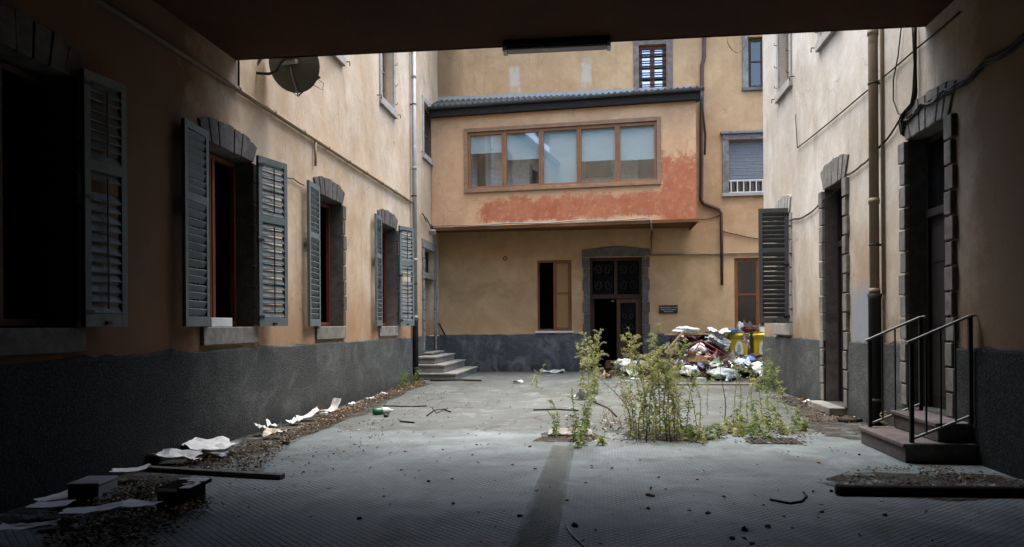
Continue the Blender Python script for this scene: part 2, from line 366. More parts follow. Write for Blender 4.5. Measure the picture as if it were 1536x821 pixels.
def ground_mat():
    M = Mat('courtyard_paving'); p = M.pos(); s = M.sep(p)
    # far half: worn concrete
    n1 = M.noise(p, .45, 8, .7, .5); n2 = M.noise(p, 5, 7, .72); n3 = M.noise(p, 70, 3, .6)
    conc = M.mix(M.ramp(n1, [(.34, 0), (.66, 1)]), srgb(70, 76, 74), srgb(92, 98, 95))
    conc = M.mix(M.ramp(n2, [(.36, .6), (.6, 0)]), conc, srgb(70, 74, 71))
    conc = M.mix(M.math('MULTIPLY', M.ramp(M.noise(p, .8, 8, .75, 1.5), [(.44, 0), (.62, 1)]), .7), conc, srgb(66, 65, 60))
    conc = M.mix(M.math('MULTIPLY', M.ramp(M.noise(p, 1.3, 8, .75, 1.0), [(.54, 0), (.62, 1)]), .5), conc, srgb(120, 128, 124))
    # near half: small diamond-set tiles
    q = M.mapping(p, rot=(0, 0, R(45)), scale=(1, 1, 1))
    def groove(axis):
        c = M.sep(q)[axis]
        f = M.math('FRACT', M.math('MULTIPLY', c, 1 / .052))
        return M.math('ABSOLUTE', M.math('SUBTRACT', f, .5))
    g = M.math('MAXIMUM', groove(0), groove(1))
    gm = M.ramp(g, [(.30, 0), (.48, 1)])
    wear = M.ramp(M.noise(p, .7, 6, .65, .4), [(.36, .35), (.62, 1)])
    gm = M.math('MULTIPLY', gm, wear)
    tile = M.mix(M.ramp(n1, [(.36, 0), (.64, 1)]), srgb(106, 117, 116), srgb(130, 143, 142))
    tile = M.mix(M.ramp(n2, [(.38, .55), (.62, 0)]), tile, srgb(82, 90, 90))
    tile = M.mix(M.math('MULTIPLY', M.ramp(M.noise(p, .9, 8, .72, 1.0), [(.46, 0), (.66, 1)]), .55), tile, srgb(152, 166, 166))
    tile = M.mix(M.math('MULTIPLY', M.ramp(M.noise(M.mapping(p, loc=(9, 4, 0)), 1.3, 9, .76, .8), [(.5, 0), (.64, 1)]), .6), tile, srgb(70, 72, 68))
    tile = M.mix(gm, tile, srgb(40, 42, 43))
    yy = M.math('ADD', s[1], M.math('MULTIPLY_ADD', M.noise(p, 1.6, 8, .75), 2.2, -1.1))
    far = M.ramp(M.math('SUBTRACT', yy, 10.85), [(.0, 0), (.35, 1)])
    seam = M.math('MULTIPLY', M.ramp(M.math('ABSOLUTE', M.math('SUBTRACT', yy, 10.95)), [(.05, .8), (.35, 0)]), M.ramp(M.noise(p, 2.4, 6, .7), [(.4, 0), (.6, 1)]))
    col = M.mix(far, tile, conc)
    col = M.mix(seam, col, srgb(64, 58, 50))
    # cracks in the concrete
    vo = M.n.new('ShaderNodeTexVoronoi'); vo.feature = 'DISTANCE_TO_EDGE'; vo.inputs['Scale'].default_value = .33
    wp = M.n.new('ShaderNodeVectorMath'); wp.operation = 'ADD'
    M.L(p, wp.inputs[0])
    nn = M.n.new('ShaderNodeTexNoise'); nn.inputs['Scale'].default_value = 1.6; nn.inputs['Detail'].default_value = 6; M.L(p, nn.inputs['Vector'])
    M.L(nn.outputs['Color'], wp.inputs[1]); M.L(wp.outputs[0], vo.inputs['Vector'])
    ck = M.math('MULTIPLY', M.ramp(vo.outputs['Distance'], [(.004, .8), (.012, 0)]), far)
    col = M.mix(ck, col, srgb(50, 46, 42))
    col = M.mix(.3, col, M.ramp(n3, [(.3, .5), (.7, 1)]), 'MULTIPLY')
    h1 = M.math('MULTIPLY', gm, M.math('MULTIPLY', M.math('SUBTRACT', 1, far), -1.0))
    nm = M.bump(h1, .6, .008)
    nm = M.bump(M.math('ADD', n2, M.math('MULTIPLY', n3, .5)), .3, .012, nm)
    rg = M.ramp(n2, [(.3, .5), (.7, .78)])
    M.principled(col, rg, nm, spec=.4)
    return M.m
MT['ground'] = ground_mat()
def strip_mat():
    M = Mat('drain_strip'); p = M.pos()
    n1 = M.noise(M.mapping(p, scale=(9, .5, 1)), 1.2, 7, .7, .3); n2 = M.noise(p, 6, 7, .7)
    col = M.mix(M.ramp(n1, [(.35, 0), (.65, 1)]), srgb(96, 98, 90), srgb(126, 128, 118))
    col = M.mix(M.ramp(n2, [(.4, .5), (.6, 0)]), col, srgb(72, 75, 71))
    pr = M.principled(col, .8, M.bump(n1, .5, .02), spec=.25)
    x = M.math('ABSOLUTE', M.math('ADD', M.sep(p)[0], .462))
    edge = M.math('ADD', M.math('MULTIPLY', M.math('SUBTRACT', .17, x), 9), M.math('MULTIPLY_ADD', M.noise(M.mapping(p, scale=(6, .8, 1)), 1.6, 7, .75), 3.0, -1.3))
    tr = M.n.new('ShaderNodeBsdfTransparent'); mx = M.n.new('ShaderNodeMixShader')
    M.L(M.ramp(edge, [(0, 0), (1, .55)]), mx.inputs[0]); M.L(tr.outputs[0], mx.inputs[1]); M.L(pr.outputs[0], mx.inputs[2]); M.L(mx.outputs[0], M.out.inputs[0])
    return M.m
MT['strip'] = strip_mat()

# ------------------------------------------------------------------ mesh builder
class MB:
    def __init__(s): s.v = []; s.f = []; s.fm = []; s.mi = 0; s.sm = False; s.fs = []
    def add(s, vs, fs):
        o = len(s.v); s.v += [Vector(x) for x in vs]
        for f in fs: s.f.append([i + o for i in f]); s.fm.append(s.mi); s.fs.append(s.sm)
    def hexa(s, p):   # 8 points: bottom ring, top ring
        s.add(p, [(3, 2, 1, 0), (4, 5, 6, 7), (0, 1, 5, 4), (1, 2, 6, 5), (2, 3, 7, 6), (3, 0, 4, 7)])
    def box(s, x0, x1, y0, y1, z0, z1):
        s.hexa([(x0, y0, z0), (x1, y0, z0), (x1, y1, z0), (x0, y1, z0), (x0, y0, z1), (x1, y0, z1), (x1, y1, z1), (x0, y1, z1)])
    def quad(s, a, b, c, d): s.add([a, b, c, d], [(0, 1, 2, 3)])
    def tube(s, pts, r, n=8, cap=True):
        pts = [Vector(p) for p in pts]; k = len(pts)
        rr = r if isinstance(r, (list, tuple)) else [r] * k
        rings = []; prev = None
        for i, p in enumerate(pts):
            t = (pts[min(i + 1, k - 1)] - pts[max(i - 1, 0)]).normalized()
            if prev is None:
                a = t.cross(Vector((0, 0, 1)))
                if a.length < .05: a = t.cross(Vector((1, 0, 0)))
            else:
                a = prev - t * prev.dot(t)
                if a.length < 1e-5: a = t.orthogonal()
            a.normalize(); prev = a; b = t.cross(a)
            rings.append([p + (a * math.cos(2 * math.pi * j / n) + b * math.sin(2 * math.pi * j / n)) * rr[i] for j in range(n)])
        vs = [q for g in rings for q in g]; fs = []
        for i in range(k - 1):
            for j in range(n):
                fs.append((i * n + j, i * n + (j + 1) % n, (i + 1) * n + (j + 1) % n, (i + 1) * n + j))
        if cap and n > 2: fs.append(tuple(range(n - 1, -1, -1))); fs.append(tuple((k - 1) * n + j for j in range(n)))
        old = s.sm; s.sm = n > 4; s.add(vs, fs); s.sm = old
    def lathe(s, prof, c=(0, 0, 0), n=20, M=None):
        vs = []; fs = []
        for (r, z) in prof:
            for j in range(n):
                a = 2 * math.pi * j / n
                p = Vector((r * math.cos(a), r * math.sin(a), z))
                if M is not None: p = M @ p
                vs.append(p + Vector(c))
        for i in range(len(prof) - 1):
            for j in range(n):
                fs.append((i * n + j, i * n + (j + 1) % n, (i + 1) * n + (j + 1) % n, (i + 1) * n + j))
        old = s.sm; s.sm = True; s.add(vs, fs); s.sm = old
    def xf(s, M, start=0):
        for i in range(start, len(s.v)): s.v[i] = M @ s.v[i]
    def build(s, name, mats, parent=None, bevel=0, recalc=True, at=None):
        """one mesh object; world coordinates in, origin at the base (or at the parent's frame)"""
        me = bpy.data.meshes.new(name)
        if parent is None and at is None:
            xs = [v.x for v in s.v]; ys = [v.y for v in s.v]; zs = [v.z for v in s.v]
            at = Vector(((min(xs) + max(xs)) / 2, (min(ys) + max(ys)) / 2, min(zs)))
        off = Vector(at) if at is not None else Vector((0, 0, 0))
        me.from_pydata([v - off for v in s.v], [], s.f)
        if not isinstance(mats, (list, tuple)): mats = [mats]
        for m in mats: me.materials.append(m)
        me.polygons.foreach_set('material_index', s.fm)
        me.polygons.foreach_set('use_smooth', s.fs)
        if recalc:
            bm = bmesh.new(); bm.from_mesh(me); bmesh.ops.recalc_face_normals(bm, faces=bm.faces); bm.to_mesh(me); bm.free()
        me.update()
        o = bpy.data.objects.new(name, me); COL.objects.link(o)
        o.location = off
        if parent is not None:
            o.parent = parent
            o.matrix_parent_inverse = WORLD[parent.as_pointer()].inverted() if parent.as_pointer() in WORLD else Matrix()
        WORLD[o.as_pointer()] = Matrix.Translation(off)
        if bevel:
            b = o.modifiers.new('bevel', 'BEVEL'); b.width = bevel; b.segments = 2; b.limit_method = 'ANGLE'; b.angle_limit = R(40)
        return o
WORLD = {}
def tag(o, label=None, cat=None, group=None, kind=None):
    if label: o['label'] = label
    if cat: o['category'] = cat
    if group: o['group'] = group
    if kind: o['kind'] = kind
    return o
def empty(name, loc, label=None, cat=None, group=None, kind=None):
    o = bpy.data.objects.new(name, None); COL.objects.link(o); o.location = loc
    WORLD[o.as_pointer()] = Matrix.Translation(Vector(loc)); o.empty_display_size = .2
    return tag(o, label, cat, group, kind)

class Frame:
    """a wall plane: a runs along it, d stands out of it into the courtyard, z is up"""
    def __init__(s, o, a, n): s.o = Vector(o); s.a = Vector(a).normalized(); s.n = Vector(n).normalized()
    def p(s, a, d, z): return s.o + s.a * a + s.n * d + UP * z
    def box(s, mb, a0, a1, d0, d1, z0, z1):
        mb.hexa([s.p(a0, d0, z0), s.p(a1, d0, z0), s.p(a1, d1, z0), s.p(a0, d1, z0), s.p(a0, d0, z1), s.p(a1, d0, z1), s.p(a1, d1, z1), s.p(a0, d1, z1)])
    def prism(s, mb, poly, d0, d1):
        n = len(poly)
        vs = [s.p(a, d0, z) for a, z in poly] + [s.p(a, d1, z) for a, z in poly]
        fs = [tuple(range(n)), tuple(range(2 * n - 1, n - 1, -1))] + [(i, (i + 1) % n, n + (i + 1) % n, n + i) for i in range(n)]
        mb.add(vs, fs)
    def wall(s, mb, a0, a1, z0, z1, holes=(), d=0, reveal=.3):
        A = sorted({a0, a1} | {h[0] for h in holes} | {h[1] for h in holes})
        Z = sorted({z0, z1} | {h[2] for h in holes} | {h[3] for h in holes})
        A = [a for a in A if a0 <= a <= a1]; Z = [z for z in Z if z0 <= z <= z1]
        for i in range(len(A) - 1):
            for j in range(len(Z) - 1):
                ca, cz = (A[i] + A[i + 1]) / 2, (Z[j] + Z[j + 1]) / 2
                if any(h[0] < ca < h[1] and h[2] < cz < h[3] for h in holes): continue
                mb.quad(s.p(A[i], d, Z[j]), s.p(A[i + 1], d, Z[j]), s.p(A[i + 1], d, Z[j + 1]), s.p(A[i], d, Z[j + 1]))
        for h in holes:
            b0, b1, y0, y1 = max(h[0], a0), min(h[1], a1), max(h[2], z0), min(h[3], z1)
            if y1 <= y0 or b1 <= b0: continue
            r = -reveal
            mb.quad(s.p(b0, d, y0), s.p(b0, d, y1), s.p(b0, r, y1), s.p(b0, r, y0))
            mb.quad(s.p(b1, d, y0), s.p(b1, r, y0), s.p(b1, r, y1), s.p(b1, d, y1))
            if h[3] <= z1: mb.quad(s.p(b0, d, y1), s.p(b1, d, y1), s.p(b1, r, y1), s.p(b0, r, y1))
            if h[2] >= z0: mb.quad(s.p(b0, d, y0), s.p(b0, r, y0), s.p(b1, r, y0), s.p(b1, d, y0))
    def room(s, mb, h, reveal=.3, depth=1.6, grow=.6, floor=None):
        """the dark room behind an opening, closed on five sides"""
        b0, b1, y0, y1 = h[0] - grow, h[1] + grow, (h[2] - .9 if floor is None else floor), h[3] + .35
        r0, r1 = -reveal - .002, -reveal - depth
        c = [s.p(b0, r0, y0), s.p(b1, r0, y0), s.p(b1, r0, y1), s.p(b0, r0, y1), s.p(b0, r1, y0), s.p(b1, r1, y0), s.p(b1, r1, y1), s.p(b0, r1, y1)]
        mb.add(c, [(4, 5, 6, 7), (0, 4, 7, 3), (1, 2, 6, 5), (0, 1, 5, 4), (3, 7, 6, 2)])
        # the inner face of the wall around the opening
        s.wall(mb, b0, b1, y0, y1, [h], d=r0, reveal=reveal + .004)
SKY_STRENGTH, SUN_STRENGTH, EXPOSURE = .15, 1.8, 2.5
FL = Frame((XL, 0, 0), (0, 1, 0), (1, 0, 0))
FL2 = Frame((XL2, 0, 0), (0, 1, 0), (1, 0, 0))
FR = Frame((XR, 0, 0), (0, 1, 0), (-1, 0, 0))
FB = Frame((0, YB, 0), (1, 0, 0), (0, -1, 0))
FP = Frame((0, YS, 0), (1, 0, 0), (0, 1, 0))

# ------------------------------------------------------------------ window and door pieces
def voussoirs(mb, fr, a0, a1, zt, d=.028, n=7, h=.33, spread=.15, rise=.1):
    for i in range(n):
        t0, t1 = i / n, (i + 1) / n
        g = .008
        def bp(t): return a0 - .03 + (a1 - a0 + .06) * t
        def tp(t): return a0 - spread + (a1 - a0 + 2 * spread) * t
        def tz(t): return zt + h - rise * (2 * t - 1) ** 2 + (.015 if i % 2 else 0)
        mid = (t0 + t1) / 2
        fr.prism(mb, [(bp(t0) + g, zt), (bp(t1) - g, zt), (tp(t1) - g, tz(t1)), (tp(mid), tz(mid) + .01), (tp(t0) + g, tz(t0))], -.02, d + (i % 3) * .006)
def quoins(mb, fr, a, side, z0, z1, d=.03, n=8, w=.15):
    hh = (z1 - z0) / n
    for i in range(n):
        ww = w + (.035 if i % 2 else 0)
        aa = (a - ww, a) if side < 0 else (a, a + ww)
        fr.box(mb, aa[0], aa[1], -.02, d + (i % 3) * .005, z0 + i * hh + .012, z0 + (i + 1) * hh - .012)

def make_shutter(parent, fr, hinge_a, hinge_d, z0, w, h, ang, mat, solid=False):
    """louvred leaf: hinged at (hinge_a, hinge_d); ang 0 lies along +a, turning outwards"""
    mb = MB(); t = .045
    st, rt, rb, rm = .075, .085, .12, .1
    zm = h * .615
    mb.box(0, st, 0, t, 0, h); mb.box(w - st, w, 0, t, 0, h)
    mb.box(st, w - st, .001, t - .001, h - rt, h); mb.box(st, w - st, .001, t - .001, 0, rb); mb.box(st, w - st, .001, t - .001, zm, zm + rm)
    for zA, zB in ((rb, zm), (zm + rm, h - rt)):
        n = max(3, int(round((zB - zA) / .098)))
        for i in range(n):
            zc = zA + (i + .5) * (zB - zA) / n
            if not solid and rnd() < .025: continue
            zc += uni(-.008, .008); sg = uni(-.016, .016) if rnd() < .4 else 0
            if solid:      # seen from outside: slats project at their lower edge
                mb.hexa([(st, -.012, zc - .034), (w - st, -.012, zc - .034), (w - st, -.004, zc - .04), (st, -.004, zc - .04),
                         (st, t - .016, zc + .05), (w - st, t - .016, zc + .05), (w - st, t - .008, zc + .04), (st, t - .008, zc + .04)])
            else:
                mb.hexa([(st, .002, zc + .034), (w - st, .002, zc + .034 + sg), (w - st, .010, zc + .042 + sg), (st, .010, zc + .042),
                         (st, t - .010, zc - .042), (w - st, t - .010, zc - .042 + sg), (w - st, t - .002, zc - .034 + sg), (st, t - .002, zc - .034)])
        if not solid:
            mb.mi = 1; mb.box(w / 2 - .007, w / 2 + .007, t + .006, t + .018, zA + .05, zB - .05); mb.mi = 0
    mb.mi = 1
    for zz in (.12, h * .5, h - .14):
        mb.box(-.012, .1, t - .003, t + .012, zz, zz + .035); mb.tube([(-.012, t, zz - .03), (-.012, t, zz + .06)], .012, 6)
    mb.box(w * .45, w * .55, t - .002, t + .03, .02, .05)
    mb.mi = 0
    M = Matrix.Identity(4)
    ax = (fr.a * math.cos(ang) + fr.n * math.sin(ang)); ay = (fr.n * math.cos(ang) - fr.a * math.sin(ang))
    o = fr.p(hinge_a, hinge_d, z0)
    M = Matrix(((ax.x, ay.x, 0, o.x), (ax.y, ay.y, 0, o.y), (0, 0, 1, o.z), (0, 0, 0, 1)))
    mb.xf(M)
    return mb.build('shutter', [mat, MT['iron']], parent)

def lining(mb, fr, h, dep=.285, e=.004, sill=False):
    a0, a1, z0, z1 = h
    a0 += e; a1 -= e; z1 -= e
    mb.quad(fr.p(a0, .01, z0), fr.p(a0, .01, z1), fr.p(a0, -dep, z1), fr.p(a0, -dep, z0))
    mb.quad(fr.p(a1, .01, z0), fr.p(a1, -dep, z0), fr.p(a1, -dep, z1), fr.p(a1, .01, z1))
    mb.quad(fr.p(a0, .01, z1), fr.p(a1, .01, z1), fr.p(a1, -dep, z1), fr.p(a0, -dep, z1))
def casement(win, fr, a0, a1, z0, z1, d, wmat, gmat, bar=None, name='frame', open_half=0, pane='pane'):
    """window joinery: outer frame, meeting stile, cross bar; panes as one child each side"""
    mb = MB(); f = .06; t = .06
    fr.box(mb, a0, a0 + f, d - t, d, z0, z1); fr.box(mb, a1 - f, a1, d - t, d, z0, z1)
    fr.box(mb, a0 + f, a1 - f, d - t, d - .001, z1 - f, z1); fr.box(mb, a0 + f, a1 - f, d - t, d - .001, z0, z0 + f)
    am = (a0 + a1) / 2
    halves = [(a0 + f, am - .03), (am + .03, a1 - f)]
    fr.box(mb, am - .035, am + .035, d - t, d + .006, z0 + f, z1 - f)
    for i, (h0, h1) in enumerate(halves):
        if open_half == i + 1: continue
        e = .045
        fr.box(mb, h0, h0 + e, d - t + .01, d - .008, z0 + f, z1 - f); fr.box(mb, h1 - e, h1, d - t + .01, d - .008, z0 + f, z1 - f)
        fr.box(mb, h0 + e, h1 - e, d - t + .01, d - .009, z1 - f - e, z1 - f); fr.box(mb, h0 + e, h1 - e, d - t + .01, d - .009, z0 + f, z0 + f + e)
        if bar: fr.box(mb, h0 + e, h1 - e, d - t + .012, d - .01, bar - .022, bar + .022)
    fo = mb.build(name, wmat, win)
    for i, (h0, h1) in enumerate(halves):
        if open_half == i + 1: continue
        g = MB(); g.quad(fr.p(h0 + .04, d - .035, z0 + f + .04), fr.p(h1 - .04, d - .035, z0 + f + .04), fr.p(h1 - .04, d - .035, z1 - f - .04), fr.p(h0 + .04, d - .035, z1 - f - .04))
        g.build(pane, gmat, win)
    return fo

def part_empty(name, parent, loc):
    e = bpy.data.objects.new(name, None); COL.objects.link(e); e.parent = parent
    e.matrix_parent_inverse = WORLD[parent.as_pointer()].inverted(); e.location = loc
    WORLD[e.as_pointer()] = Matrix.Translation(Vector(loc)); return e

# ------------------------------------------------------------------ ground
g = MB(); g.quad((-120, -60, 0), (120, -60, 0), (120, 180, 0), (-120, 180, 0))
tag(g.build('ground', MT['ground'], at=(0, 0, 0)), kind='structure')
def ragged(name, pts, mat, z=.004, jit=.06, kind='structure', sub=5):
    mb = MB(); out = []
    n = len(pts)
    for i in range(n):
        a, b = Vector(pts[i]), Vector(pts[(i + 1) % n])
        for k in range(sub):
            q = a.lerp(b, k / sub); out.append((q.x + uni(-jit, jit), q.y + uni(-jit, jit), z))
    mb.add(out, [tuple(range(len(out)))])
    return tag(mb.build(name, mat), kind=kind)
s = MB(); s.add([(-.66, -3.9, .004), (-.28, -3.9, .004), (-.32, 9.6, .004), (-.60, 9.6, .004)], [(0, 1, 2, 3)])
tag(s.build('drain_channel', MT['strip']), kind='structure')
lp = [(XL + .01, 5.2), (-4.0, 5.4), (-3.9, 6.6), (-4.15, 7.6), (-4.05, 9), (-4.05, 11), (-4.0, 13), (-4.2, 15), (-4.45, 18), (-4.3, 19.7), (XL + .01, 20)]
ragged('soil', lp, MT['soil'])
ragged('soil', [(2.2, 6.9), (XR - .01, 6.9), (XR - .01, 8.1), (2.5, 8.1), (2.1, 7.6)], MT['soil'], jit=.12)
ragged('soil', [(3.1, 10.3), (XR - .01, 10.3), (XR - .01, 16.5), (3.5, 16.2), (3.3, 13), (2.9, 11.2)], MT['soil'], jit=.1)
ragged('soil', [(.35, 10.0), (1.3, 10.1), (1.5, 10.9), (.9, 11.3), (.3, 10.7)], MT['soil'], jit=.12)
ragged('soil', [(1.2, 20.3), (6, 20.2), (6, 24.9), (-.2, 24.9), (.2, 22.6)], MT['soil'], jit=.12)
ragged('soil', [(-.9, 9.9), (-.2, 9.7), (.1, 10.4), (-.6, 10.9)], MT['soil'], jit=.12)
# iron drain cover in the paving
dc = MB(); c0 = on_z(1158, 662)
dc.box(c0.x - .32, c0.x + .32, c0.y - .26, c0.y + .26, .002, .012)
for i in range(9): dc.box(c0.x - .28 + i * .065, c0.x - .25 + i * .065, c0.y - .22, c0.y + .22, .0125, .018)
tag(dc.build('drain_cover', MT['cast']), 'dark square iron drain cover set in the paving by the low weeds', 'drain cover')

def ragged_cap(mb, fr, a0, a1, dd, back=-.01):
    a = a0; z = 1.2
    while a < a1 - .001:
        b = min(a1, a + uni(.12, .35)); z2 = 1.2 + uni(-.004, .03) + (.03 if rnd() < .12 else 0)
        mb.quad(fr.p(a, dd, 1.195), fr.p(b, dd, 1.195), fr.p(b, dd - .012, z2), fr.p(a, dd - .012, z)); mb.quad(fr.p(a, dd - .012, z), fr.p(b, dd - .012, z2), fr.p(b, back, z2 + .012), fr.p(a, back, z + .012)); a = b; z = z2
# ------------------------------------------------------------------ left house
house_l = empty('courtyard_house', (XL - 3, 10, 0), 'cream plastered house on the left with blue grey louvred shutters and grey plinth', 'house')
ZW = 9.3
Wc = [(5.4, 6.68), (9.06, 10.38), (12.88, 14.2), (16.7, 18.1)]
ZSill, ZTop = 1.5, 3.85
holesL = [(a, b, ZSill, ZTop) for a, b in Wc]
upL = [(9.4, 10.4, 6.68, 8.4), (13.2, 14.15, 6.68, 8.4), (16.95, 17.95, 6.68, 8.4)]
w = MB(); FL.wall(w, -4, 20.1, 1.2, ZW, holesL + upL)
w.quad((XL, 20.1, 0), (XL2, 20.1, 0), (XL2, 20.1, ZW), (XL, 20.1, ZW)); w.quad((XL2 - 4, 20.1, ZW), (XL2, 20.1, ZW), (XL2, 20.1, 11.6), (XL2 - 4, 20.1, 11.6))
doorL = (22.75, 24.2, .72, 3.88)
upL2 = (22.85, 24.25, 6.75, 8.35)
FL2.wall(w, 20.1, YB, 1.2, 11.6, [doorL, upL2])
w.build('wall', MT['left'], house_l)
d = MB(); FL.wall(d, -4, 20.1, 0, 1.195, (), d=.035);
ragged_cap(d, FL, -4, 20.1, .035)
d.quad(FL.p(20.1, .035, 0), FL.p(20.1, -.4, 0), FL.p(20.1, -.4, 1.22), FL.p(20.1, .035, 1.2))
FL2.wall(d, 20.1, YB, 0, 1.195, [doorL], d=.03)
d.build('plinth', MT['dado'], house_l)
rf = MB(); rf.box(XL - 6, XL + .2, -4, 20.09, ZW, ZW + .25); rf.box(XL - 6, XL2 + .05, 20.1, YB + .3, 11.6, 11.85); rf.build('roof', MT['tile'], house_l)
def rooms(fr, hs, parent, mat='room', **kw):
    for h in hs:
        rm = MB(); fr.room(rm, h, **kw); rm.build('interior', MT[mat], parent)
rooms(FL, holesL + upL, house_l); rooms(FL2, [doorL], house_l, floor=doorL[2]); rooms(FL2, [upL2], house_l)
SH = MT['shutter']
def ground_window(house, fr, a0, a1, left=None, right=None, op=2, mat=SH, smat='stone_d', wood_m='rust_wood'):
    wdw = part_empty('window', house, fr.p((a0 + a1) / 2, 0, ZSill))
    st = MB(); voussoirs(st, fr, a0, a1, ZTop); quoins(st, fr, a0, -1, ZSill + .02, ZTop - .01); quoins(st, fr, a1, 1, ZSill + .02, ZTop - .01)
    st.build('stone_surround', MT[smat], wdw, bevel=.006)
    ln = MB(); lining(ln, fr, (a0, a1, ZSill + .013, ZTop)); ln.build('stone_reveal', MT['stone_d'], wdw, recalc=False)
    sl = MB(); fr.box(sl, a0 - .1, a1 + .1, -.28, .05, ZSill - .22, ZSill + .012); sl.build('sill', MT['stone_d' if wood_m == 'oakd' else 'stone'], wdw, bevel=.012)  # the passage window's sill is darker stone, shade put into its colour
    casement(wdw, fr, a0 + .02, a1 - .02, ZSill + .03, ZTop - .03, -.22, MT[wood_m], MT['glass_d'], bar=2.65, open_half=op)
    for s_, a in ((left, a0), (right, a1)):
        if s_ is None: continue
        ang, wd, dz = s_
        make_shutter(wdw, fr, a, .075, ZSill + .02 + dz, wd, 2.42, ang, mat)
    return wdw
ground_window(house_l, FL, *Wc[0], left=(R(180 - 6), .64, 0), right=(R(7), .55, 0), op=2, wood_m='oakd')  # darker wood and sill paint the passage shade onto this window
ground_window(house_l, FL, *Wc[1], left=(R(180 - 5), .66, 0), right=(R(13), .66, 0), op=2)
ground_window(house_l, FL, *Wc[2], left=(R(180 - 5), .64, 0), op=2)
ground_window(house_l, FL, *Wc[3], left=(R(180 - 5), .62, 0), right=(R(20), .6, 0), op=2)
def upper_window(house, fr, h, gm='glass', smat='stone_l', shut=None):
    a0, a1, z0, z1 = h
    wdw = part_empty('window', house, fr.p((a0 + a1) / 2, 0, z0))
    st = MB(); f = .15
    fr.box(st, a0 - f, a0, -.01, .04, z0, z1 + f); fr.box(st, a1, a1 + f, -.01, .04, z0, z1 + f); fr.box(st, a0, a1, -.01, .038, z1, z1 + f)
    st.build('stone_surround', MT[smat], wdw, bevel=.008)
    sl = MB(); fr.box(sl, a0 - f - .02, a1 + f + .02, -.25, .075, z0 - .16, z0 + .01); sl.build('sill', MT[smat], wdw, bevel=.01)
    for zz in (z0 + .15, z0 + .6, z0 + 1.1, z1 - .2):
        for aa, sg in ((a0, -1), (a1, 1)):
            hk = MB(); hk.tube([fr.p(aa + sg * .05, .03, zz), fr.p(aa + sg * .05, .1, zz + .01), fr.p(aa + sg * .05, .1, zz + .06)], .008, 5); hk.build('shutter_hook', MT['iron'], wdw)
    for sg, aa in ((-1, a0), (1, a1)):
        hk = MB(); hk.tube([fr.p(aa + sg * .32, 0, z0 - .02), fr.p(aa + sg * .32, .1, z0 - .02), fr.p(aa + sg * .32, .1, z0 - .1)], .012, 5); hk.build('shutter_hook', MT['iron'], wdw)
    casement(wdw, fr, a0 + .02, a1 - .02, z0 + .02, z1 - .02, -.15, MT['oakg'], MT[gm], bar=(z0 + z1) / 2)
    return wdw
for h in upL: upper_window(house_l, FL, h)
upper_window(house_l, FL2, upL2)
# left door with transom light
dw = part_empty('door', house_l, FL2.p(23.4, 0, .72))
st = MB(); quoins(st, FL2, doorL[0], -1, .74, 3.86, n=10, w=.2, d=.05); quoins(st, FL2, doorL[1], 1, .74, 3.86, n=10, w=.2, d=.05)
FL2.box(st, doorL[0] - .22, doorL[1] + .22, -.02, .05, 3.88, 4.14)
FL2.box(st, doorL[0] + .002, doorL[1] - .002, -.24, .012, 2.98, 3.16)
st.build('stone_surround', MT['stone'], dw, bevel=.008)
lf = MB(); FL2.box(lf, doorL[0] + .06, doorL[0] + .72, -.2, -.15, .74, 2.97)
for z0, z1 in ((.9, 1.6), (1.75, 2.8)): FL2.box(lf, doorL[0] + .16, doorL[0] + .62, -.15, -.135, z0, z1)
lf.build('door_leaf', MT['oakd'], dw, bevel=.006)
tg = MB(); tg.quad(FL2.p(doorL[0], -.2, 3.16), FL2.p(doorL[1], -.2, 3.16), FL2.p(doorL[1], -.2, 3.87), FL2.p(doorL[0], -.2, 3.87)); tg.build('transom_pane', MT['glass_d'], dw)
fm = MB()
for a in (doorL[0] + .03, (doorL[0] + doorL[1]) / 2, doorL[1] - .03): FL2.box(fm, a - .03, a + .03, -.24, -.17, 3.165, 3.87)
fm.build('transom_frame', MT['oakd'], dw)

# stone steps to that door
stp = empty('stone_steps', (-4.6, 22.6, 0), 'three pale grey stone steps up to the doorway in the left corner', 'steps')
for x1, y0, y1, z0, z1 in ((-4.0, 21.0, 24.75, 0, .19), (-4.38, 21.25, 24.6, .192, .42), (-4.7, 21.5, 24.5, .422, .63), (-5.05, 22.6, 24.4, .632, .72)):
    m = MB(); m.box(XL2 + .031, x1, y0, y1, z0, z1 - .06); m.box(XL2 + .031, x1 + .035, y0 - .035, y1, z1 - .06, z1); m.build('step', MT['step'], stp, bevel=.014)
# stub of a broken handrail on the back wall beside them
hr = MB(); p0 = on_y(660, 486, YB); p1 = on_y(668, 500, YB)
hr.tube([p0 + Vector((0, -.02, 0)), p0 + Vector((0, -.12, 0)), p1 + Vector((0, -.14, -.02)), p1 + Vector((0, -.02, -.05))], .028, 7)
tag(hr.build('handrail_stub', MT['iron']), 'short black stub of a broken handrail on the back wall above the stone steps', 'handrail')

